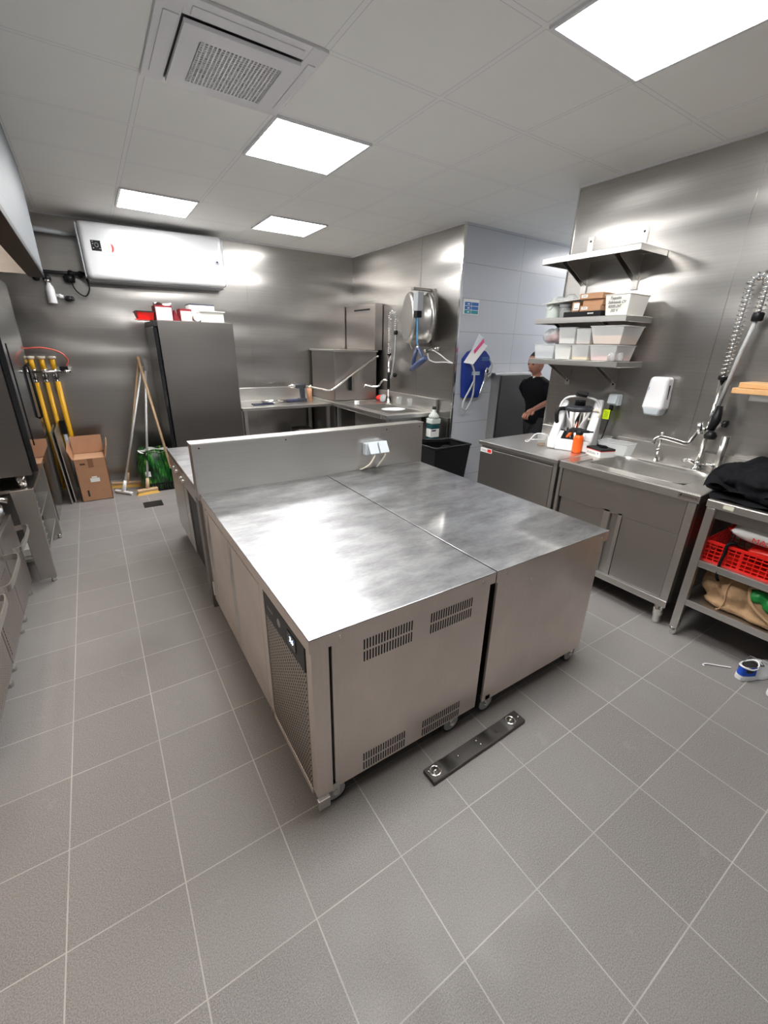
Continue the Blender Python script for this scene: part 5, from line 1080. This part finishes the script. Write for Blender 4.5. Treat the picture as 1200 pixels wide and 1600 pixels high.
# soap dispenser
t = thing('soap_dispenser', 'white wall soap dispenser with blue label above the sink', 'soap dispenser', (3.15, 1.44, 1.14))
MB().hexa([(3.085, 1.375, 1.165), (3.199, 1.375, 1.165), (3.199, 1.51, 1.165), (3.085, 1.51, 1.165)], [(3.105, 1.385, 1.375), (3.199, 1.385, 1.375), (3.199, 1.50, 1.375), (3.105, 1.50, 1.375)]).build('housing', 'white', t, bevel=.022, seg=5)
MB().hexa([(3.10, 1.395, 1.128), (3.19, 1.395, 1.128), (3.19, 1.49, 1.128), (3.10, 1.49, 1.128)], [(3.088, 1.383, 1.18), (3.19, 1.383, 1.18), (3.19, 1.502, 1.18), (3.088, 1.502, 1.18)]).build('push_bar', 'socket', t, bevel=.014, seg=4)
lb = MB().hexa([(3.0975, 1.445, 1.288), (3.10, 1.445, 1.288), (3.10, 1.490, 1.288), (3.0975, 1.490, 1.288)], [(3.0990, 1.445, 1.308), (3.1015, 1.445, 1.308), (3.1015, 1.490, 1.308), (3.0990, 1.490, 1.308)]).build('brand_label', 'skyblue', t, label='small blue label')
MB().box(3.135, 3.145, 1.378, 1.3825, 1.235, 1.325).build('level_window', 'ink', t)
# socket with plug and tag
t = thing('wall_socket', 'grey wall socket with black plug under the lowest shelf', 'socket', (3.17, 1.75, 1.16))
MB().box(3.14, 3.199, 1.70, 1.775, 1.155, 1.235).build('housing', 'socket', t, bevel=.010, seg=3)
MB().hexa([(3.12, 1.705, 1.17), (3.14, 1.705, 1.17), (3.14, 1.77, 1.17), (3.12, 1.77, 1.17)], [(3.132, 1.705, 1.232), (3.14, 1.705, 1.232), (3.14, 1.77, 1.232), (3.132, 1.77, 1.232)]).build('flap', 'socket', t, bevel=.003)
MB().cyl((3.15, 1.745, 1.12), (3.15, 1.745, 1.158), .014).build('plug', 'black', t)
t = thing('warning_tag', 'fluorescent yellow tag on the cable below the wall socket', 'tag', (3.13, 1.765, 1.05))
MB().box(3.128, 3.1295, 1.735, 1.785, 1.055, 1.125).build('tag_sheet', 'lime', t)
b = MB()
for k in range(5): b.box(3.1272, 3.1282, 1.745, 1.775 - .006 * (k % 2), 1.070 + .009 * k, 1.072 + .009 * k)
b.build('printed_lines', 'ink', t)
tag(MB().tube(smooth_path([(3.15, 1.745, 1.12), (3.152, 1.748, 1.05), (3.15, 1.76, .96), (3.165, 1.78, .90), (3.16, 1.80, .84)]), .0045, 8).build('power_cable', 'black'), 'black cable running down from the wall socket to the food processor', 'cable')
# food processor
t = thing('food_processor', 'white cooking food processor with steel jug on the cabinet worktop', 'food processor', (3.0, 1.98, SZ))
X = Matrix.Translation((3.00, 1.905, SZ)) @ Matrix.Rotation(math.radians(22), 4, 'Z') @ Matrix.Scale(1.08, 4)
b = MB(X)
b.prism([(-.15, -.14, .002), (-.15, -.14, .07), (-.10, -.14, .12), (-.02, -.14, .20), (.05, -.14, .32), (.085, -.14, .335), (.11, -.14, .30), (.115, -.14, .002)], (0, .055, 0))
b.build('side_shell', 'white', t, bevel=.014, seg=4)
MB(X).prism([(-.15, .085, .002), (-.15, .085, .07), (-.10, .085, .12), (-.02, .085, .20), (.05, .085, .30), (.085, .085, .315), (.11, .085, .28), (.115, .085, .002)], (0, .055, 0)).build('side_shell', 'white', t, bevel=.014, seg=4)
MB(X).prism([(-.155, -.085, .002), (-.155, -.085, .075), (-.06, -.085, .12), (-.04, -.085, .09), (.09, -.085, .09), (.11, -.085, .002)], (0, .17, 0)).build('base_shell', 'white', t, bevel=.006)
MB(X).prism([(-.150, -.055, .0785), (-.070, -.055, .1165), (-.071, -.055, .1215), (-.152, -.055, .0835)], (0, .11, 0)).build('touch_screen', 'glassblack', t, bevel=.001)
MB(X).lathe((.015, 0, .10), [(0, 0), (.058, .0), (.062, .02), (.082, .15), (.084, .155), (.08, .157)], n=28).build('jug', 'chrome', t)
MB(X).lathe((.015, 0, .255), [(0, 0), (.09, .0), (.092, .022), (.07, .034), (0, .036)], n=28).build('jug_lid', 'drillgrey', t)
MB(X).lathe((.015, 0, .29), [(0, 0), (.036, .0), (.034, .03), (.036, .034), (0, .036)], n=20).build('measuring_cup', 'black', t)
MB(X).tube(smooth_path([(.015, .07, .262), (-.03, .125, .255), (-.045, .125, .19), (-.035, .10, .12), (-.01, .07, .105)]), .014, 10).build('jug_handle', 'black', t)
MB(X).tube(smooth_path([(.015, -.085, .262), (.0, -.135, .262), (.0, -.13, .225), (.01, -.07, .20)]), .008, 8).build('jug_hook', 'cream', t)
MB(X).tube(smooth_path([(.02, .12, .14), (.03, .135, .25), (.04, .10, .33), (.04, 0, .345), (.04, -.10, .325), (.03, -.13, .26)]), .008, 8).build('steam_arm', 'white', t)
tag(MB(Matrix.Translation((3.01, 1.91, SZ + .380)) @ Matrix.Rotation(math.radians(18), 4, 'Y') @ Matrix.Rotation(math.radians(35), 4, 'Z')).box(-.055, .055, -.04, .04, 0, .028).build('card_terminal', 'black', bevel=.005), 'small black device resting tilted on the food processor lid', 'device')
# clutter beside it
t = thing('spray_bottle', 'orange ribbed pressure spray bottle with black trigger head', 'spray bottle', (2.86, 1.775, SZ))
pr = [(0, 0), (.030, .0), (.033, .006)]
for k in range(9): pr += [(.033, .012 + .011 * k), (.0345, .016 + .011 * k), (.033, .020 + .011 * k)]
pr += [(.031, .118), (.022, .130), (0, .132)]
MB().lathe((2.86, 1.775, SZ + .001), pr, n=26).build('bottle_body', 'orange', t)
MB().lathe((2.86, 1.775, SZ + .130), [(0, 0), (.024, .0), (.026, .015), (.018, .035), (0, .038)], n=20).build('cap', 'black', t)
MB().tube([(2.86, 1.70, SZ + .162), (2.86, 1.78, SZ + .160), (2.86, 1.83, SZ + .155), (2.865, 1.865, SZ + .14)], [.008, .018, .019, .014], 12).cyl((2.86, 1.705, SZ + .162), (2.86, 1.675, SZ + .165), .006).build('trigger_head', 'black', t)
MB().tube([(2.86, 1.835, SZ + .145), (2.86, 1.86, SZ + .11), (2.865, 1.895, SZ + .055)], [.010, .011, .012], 10).build('trigger', 'orange', t)
t = thing('plastic_cup', 'clear plastic cup with brown dregs near the cabinet edge', 'cup', (2.83, 2.06, SZ))
MB().lathe((2.83, 2.06, SZ + .001), [(0, 0), (.028, .0), (.040, .085), (.042, .088), (.038, .085), (.026, .004), (0, .004)], n=22).build('cup_body', 'glass', t)
MB().lathe((2.83, 2.06, SZ + .0055), [(0, 0), (.0262, .0), (.0275, .012), (0, .012)], n=20).build('dregs', 'kraft', t)
tag(MB().tube(smooth_path([(2.84, 2.05, SZ + .09), (2.80, 2.10, SZ + .085), (2.79, 2.15, SZ + .02), (2.84, 2.22, SZ + .008), (2.93, 2.22, SZ + .008), (3.0, 2.16, SZ + .01)]), .0045, 8).build('white_cable', 'white'), 'white cable looping over the cup from the left of the food processor', 'cable')
tag(MB().hexa([(2.88, 1.90, SZ + .001), (2.96, 1.90, SZ + .001), (2.96, 2.05, SZ + .001), (2.88, 2.05, SZ + .001)], [(2.885, 1.905, SZ + .045), (2.95, 1.905, SZ + .06), (2.95, 2.045, SZ + .06), (2.885, 2.045, SZ + .045)]).build('black_pouch', 'black', bevel=.012), 'low black pouch lying in front of the food processor', 'pouch')
t = thing('glove_box', 'low white box with black and red top edge and black gloves inside', 'box', (2.95, 1.64, SZ))
X = Matrix.Translation((2.93, 1.655, SZ + .001)) @ Matrix.Rotation(math.radians(-18), 4, 'Z')
MB(X).box(-.06, .06, -.095, .045, 0, .058).build('carton', 'paper', t, bevel=.001)
MB(X).box(-.0612, .0612, -.0962, .0462, .046, .0583).build('black_band', 'ink', t)
MB(X).box(-.0610, .0610, -.0960, .0460, .042, .0462).build('red_band', 'brightred', t)
lumps('gloves', 'cloth', t, [((2.93, 1.62, SZ + .065), .022, (1.2, 1.5, .5)), ((2.95, 1.66, SZ + .064), .016, (1, 1.5, .5))], .006, 1)
b = MB(X)
for k in range(6): b.box(-.0614, -.0606, .030 - .014 * k, .022 - .014 * k, .014, .030 - .003 * (k % 2))
b.build('printed_marks', 'grey', t)
MB(X).box(-.0614, -.0606, -.075, -.068, .022, .032).build('printed_icon', 'bluelabel', t)
t = taper('food_tub', 'shallow clear tub standing behind the white glove box', 'tub', 3.02, 3.145, 1.50, 1.72, SZ + .0015, .085, 'tub', k=.85)
# wood boards on a small shelf at the far right
t = thing('small_wall_shelf', 'small steel wall shelf at the right edge under the wooden boards', 'shelf', (3.1, .8, 1.32))
MB().box(2.98, 3.197, .40, .90, 1.318, 1.322).box(2.98, 2.983, .40, .90, 1.29, 1.318).box(3.19, 3.199, .62, .66, 1.20, 1.318).build('shelf_board', 'steel', t)
for k, (a, l_) in enumerate(((0.0, 'lower wooden board on the small shelf at the right edge'), (.02, 'upper wooden board on the small shelf at the right edge'))):
    tag(MB().box(2.965 + a, 3.18, .36, .985 - a, 1.3225 + .030 * k, 1.351 + .030 * k).build('wooden_board', 'pinewood', bevel=.003), l_, 'board')
# ================================================================== PASSAGE: poster, blue washer, cabinet, person
t = thing('wall_notice', 'small notice with blue and green panels on the white tiles', 'notice', (3.34, 3.51, 1.85))
MB().box(3.25, 3.455, 3.512, 3.5195, 1.845, 1.985).build('sheet', 'paper', t)
for i in range(3):
    for j in range(2):
        MB().box(3.258 + .095 * j, 3.347 + .10 * j, 3.5105, 3.5125, 1.852 + .037 * i, 1.884 + .037 * i).build('printed_panel', ('teal', 'bluelabel', 'bluelabel')[i], t)
for i in range(3): MB().box(3.295, 3.325, 3.5095, 3.511, 1.862 + .037 * i, 1.872 + .037 * i).build('printed_icon', 'paper', t)
t = thing('dosing_unit', 'royal blue cleaning station with grey hose on the passage wall', 'cleaning station', (3.45, 3.46, 1.0))
prf = [(3.30, 1.02), (3.50, 1.02), (3.56, 1.12), (3.60, 1.30), (3.655, 1.36), (3.62, 1.45), (3.56, 1.50), (3.45, 1.53), (3.34, 1.49), (3.27, 1.42), (3.28, 1.2)]
MB().prism([(x, 3.518, z) for x, z in prf], (0, -.075, 0)).build('housing', 'blue', t, bevel=.012, seg=3)
MB().box(3.37, 3.49, 3.440, 3.4435, 1.255, 1.295).build('brand_strip', 'skyblue', t)
MB().box(3.378, 3.482, 3.4385, 3.4402, 1.280, 1.288).box(3.378, 3.482, 3.4385, 3.4402, 1.262, 1.270).build('printed_lines', 'paper', t)
for k in range(3): MB().box(3.50, 3.60, 3.440, 3.4435, 1.405 + .014 * k, 1.410 + .014 * k).build('print_line', 'skyblue', t)
MB().tube(smooth_path([(3.25, 3.43, 1.40), (3.31, 3.41, 1.38), (3.36, 3.40, 1.30), (3.375, 3.40, 1.15), (3.37, 3.40, 1.05), (3.34, 3.41, .95), (3.29, 3.41, .90), (3.25, 3.41, .93), (3.26, 3.41, 1.0), (3.31, 3.40, 1.10), (3.36, 3.39, 1.20)]), .010, 8).build('grey_hose', 'wheel', t)
MB().tube(smooth_path([(3.60, 3.43, 1.42), (3.635, 3.41, 1.36), (3.62, 3.41, 1.27), (3.575, 3.41, 1.24)]), .010, 8).build('grey_hose', 'wheel', t)
MB().tube(smooth_path([(3.555, 3.41, 1.33), (3.53, 3.40, 1.30), (3.52, 3.40, 1.20), (3.47, 3.40, 1.06)]), .010, 8).build('wand', 'chrome', t)
MB().ball((3.56, 3.41, 1.30), .022, 10).build('valve', 'blackmetal', t)
t = thing('paper_leaflets', 'white and magenta leaflets stuck out above the blue cleaning station', 'leaflet', (3.36, 3.45, 1.45))
MB().hexa([(3.20, 3.40, 1.385), (3.32, 3.38, 1.37), (3.322, 3.382, 1.372), (3.202, 3.402, 1.387)], [(3.42, 3.44, 1.61), (3.54, 3.42, 1.55), (3.542, 3.422, 1.552), (3.422, 3.442, 1.612)]).build('leaflet', 'paper', t)
MB().hexa([(3.30, 3.37, 1.50), (3.315, 3.37, 1.47), (3.317, 3.372, 1.472), (3.302, 3.372, 1.502)], [(3.45, 3.395, 1.62), (3.462, 3.395, 1.585), (3.464, 3.397, 1.587), (3.452, 3.397, 1.622)]).build('magenta_band', 'pink', t)
MB().hexa([(3.27, 3.376, 1.50), (3.30, 3.374, 1.51), (3.302, 3.376, 1.512), (3.272, 3.378, 1.502)], [(3.40, 3.42, 1.66), (3.46, 3.41, 1.63), (3.462, 3.412, 1.632), (3.402, 3.422, 1.662)]).build('pale_leaflet', 'socket', t)
t = thing('passage_cabinet', 'dark steel cabinet standing in the white tiled passage', 'cabinet', (4.0, 3.45, 0))
MB().box(3.76, 4.275, 3.40, 3.515, .02, 1.255).build('carcass', 'steel', t, bevel=.002)
MB().box(3.775, 4.27, 3.385, 3.40, .03, 1.25).build('door', 'deepsteel', t, bevel=.002)
MB().box(3.68, 4.28, 3.39, 3.515, 1.255, 1.275).build('top_ledge', 'steel', t, bevel=.002)
for xx in (3.80, 4.24): MB().box(xx - .015, xx + .015, 3.42, 3.48, 0, .02).build('foot', 'black', t)
# person: head in profile facing left, black shirt and trousers, near arm reaching forward and down
P0 = Vector((3.88, 2.98, 0))
t = thing('person', 'person in black clothes walking through the passage behind the shelves, arm held forward', 'person', (3.9, 2.98, 0))
def skin_mesh(name, verts, edges, radii, m, parent, sub=2):
    me = bpy.data.meshes.new(name); O = Vector(parent['_o']); me.from_pydata([tuple(Vector(v) - O) for v in verts], edges, [])
    o = bpy.data.objects.new(name, me); COL.objects.link(o); o.parent = parent; o['_o'] = tuple(O)
    md = o.modifiers.new('skin', 'SKIN'); md.use_smooth_shade = True
    lay = me.skin_vertices[0].data if me.skin_vertices else None
    if lay is None:
        bm = bmesh.new(); bm.from_mesh(me); bm.verts.layers.skin.verify(); bm.to_mesh(me); bm.free(); lay = me.skin_vertices[0].data
    for i, r in enumerate(radii):
        lay[i].radius = r if isinstance(r, tuple) else (r, r); lay[i].use_root = (i == 0)
    s_ = o.modifiers.new('sub', 'SUBSURF'); s_.levels = sub; s_.render_levels = sub
    me.materials.append(M[m]); return o
px, py = 3.86, 2.93
V = [(3.90, py, .80), (3.88, py, .96), (3.83, py, 1.10), (3.80, py, 1.205), (3.785, py, 1.28), (3.755, py, 1.34),
     (3.81, py - .12, 1.185), (3.87, py - .16, 1.045), (3.70, py - .16, 1.00), (3.585, py - .16, .965),
     (3.81, py + .12, 1.185), (3.94, py + .15, 1.0), (3.93, py + .15, .84), (3.92, py + .15, .77),
     (3.86, py - .07, .72), (3.68, py - .07, .42), (3.74, py - .07, .09), (3.65, py - .07, .04),
     (3.92, py + .07, .72), (4.0, py + .07, .42), (4.14, py + .07, .10), (4.06, py + .07, .04)]
Ed = [(0, 1), (1, 2), (2, 3), (3, 4), (4, 5), (3, 6), (6, 7), (7, 8), (8, 9), (3, 10), (10, 11), (11, 12), (12, 13), (0, 14), (14, 15), (15, 16), (16, 17), (0, 18), (18, 19), (19, 20), (20, 21)]
Rd = [.085, .075, .08, .060, .045, .045, .036, .034, .028, .022, .036, .034, .026, .02, .055, .042, .032, .028, .055, .042, .032, .028]
bd = skin_mesh('body', V, Ed, Rd, 'skin', t)
hd = MB(Matrix.Translation((3.745, py, 1.395)) @ Matrix.Rotation(math.radians(-14), 4, 'Y'))
def headf(u, v):
    th = PI * v; ph = 2 * PI * u; x, y, z = math.sin(th) * math.cos(ph), math.sin(th) * math.sin(ph), math.cos(th)
    sx = .088 if x < 0 else .092; X_ = x * sx; Y_ = y * .070 * (1 - .15 * max(0, -z)); Z_ = z * .108
    if z < -.1 and x < 0: X_ *= 1 + .12 * z * 0
    fr = max(0, -x) ** 6
    X_ -= fr * (.020 * math.exp(-((Z_ + .012) / .016) ** 2) * math.exp(-(Y_ / .016) ** 2))          # nose
    X_ -= fr * (.008 * math.exp(-((Z_ + .050) / .010) ** 2) * math.exp(-(Y_ / .024) ** 2))          # mouth
    X_ -= fr * (.010 * math.exp(-((Z_ + .088) / .016) ** 2))                                        # chin
    X_ += fr * (.008 * math.exp(-((Z_ - .012) / .010) ** 2) * math.exp(-((abs(Y_) - .028) / .014) ** 2))  # eye sockets
    X_ -= fr * (.005 * math.exp(-((Z_ - .035) / .010) ** 2))
    return (X_, Y_, Z_)
hd.grid(headf, 40, 30); hobj = hd.build('head', 'skin', t)
MB(hd.X).grid(lambda u, v: tuple(c * k + d for c, k, d in zip(headf(u, v * .46), (1.06, 1.07, 1.06), (.012, 0, .004))), 40, 14).build('hair', 'hair', t)
for sg in (-1, 1): MB(hd.X).ball((.008, sg * .068, -.008), .022, 10, (.7, .3, 1.1)).build('ear', 'skin', t)
for sg in (-1, 1): MB(hd.X).ball((-.079, sg * .028, .012), .008, 8).build('eye', 'ink', t)
MB(hd.X).box(-.094, -.086, -.022, .022, -.053, -.049).build('mouth', 'darkred', t)
# clothes
sb = MB()
sec = [(.80, 3.905, .125, .155), (.88, 3.90, .120, .150), (.97, 3.88, .112, .145), (1.07, 3.845, .120, .155), (1.15, 3.825, .122, .170), (1.21, 3.81, .105, .170), (1.245, 3.80, .075, .11), (1.27, 3.795, .055, .062)]
vs = []; n = 28
for z_, cx_, rx, ry in sec:
    for k in range(n):
        a = 2 * PI * k / n; vs.append((cx_ + rx * math.cos(a) * (1 + .03 * math.sin(5 * a + 20 * z_)), py + ry * math.sin(a), z_))
sb.add(vs, [(i * n + k, i * n + (k + 1) % n, (i + 1) * n + (k + 1) % n, (i + 1) * n + k) for i in range(len(sec) - 1) for k in range(n)], True)
sb.add(vs[:n], [tuple(range(n))[::-1]])
for sg in (-1, 1):
    ex = 3.87 if sg < 0 else 3.93
    sb.tube([(3.81, py + sg * .12, 1.19), (3.82, py + sg * .155, 1.15), ((ex + 3.82) / 2, py + sg * .165, 1.09), (ex, py + sg * .165, 1.035)], [.066, .066, .058, .054], 16)
    if sg < 0: sb.tube([(ex, py - .165, 1.045), (3.82, py - .162, 1.028), (3.79, py - .16, 1.02)], [.052, .046, .043], 14)
sb.build('shirt', 'cloth', t)
tr = MB()
for sg, kn, an in ((-1, 3.68, 3.74), (1, 4.0, 4.14)):
    tr.tube([(3.90, py + sg * .06, .84), (3.87 if sg < 0 else 3.92, py + sg * .07, .72), ((kn + 3.87) / 2, py + sg * .07, .58), (kn, py + sg * .07, .42), ((kn + an) / 2, py + sg * .07, .26), (an, py + sg * .07, .08)], [.105, .098, .085, .070, .062, .058], 18)
tr.ball((3.905, py, .84), .12, 18, (1, 1.15, .8)); tr.build('trousers', 'trouser', t)
for (xx, yy) in ((3.70, py - .07), (4.10, py + .07)): MB().box(xx - .10, xx + .08, yy - .045, yy + .045, 0, .075).build('shoe', 'ink', t, bevel=.02)
MB().tube([(3.79, py - .055, 1.275), (3.735, py, 1.262), (3.79, py + .055, 1.275), (3.85, py, 1.285)], .010, 8, closed=True).build('collar', 'white', t)
# hand: palm and five bent fingers
hx, hy, hz = 3.585, py - .16, .962
MB().tube([(hx + .03, hy, hz + .012), (hx, hy, hz), (hx - .04, hy, hz - .015), (hx - .075, hy, hz - .03)], [.020, .026, .030, .022], 10).build('palm', 'skin', t)
for k, (dy, l_) in enumerate(((-.030, .058), (-.010, .068), (.010, .064), (.030, .050))):
    a = Vector((hx - .06, hy + dy, hz - .025)); MB().tube([a, a + Vector((-l_ * .5, 0, -.010)), a + Vector((-l_ * .75, 0, -.032)), a + Vector((-l_ * .62, 0, -.052))], [.0095, .009, .0085, .007], 8).build('finger', 'skin', t)
MB().tube([(hx - .01, hy - .02, hz - .005), (hx - .04, hy - .045, hz - .02), (hx - .065, hy - .045, hz - .035)], [.012, .010, .008], 8).build('thumb', 'skin', t)
for o in bpy.data.objects:
    if '_o' in o: del o['_o']
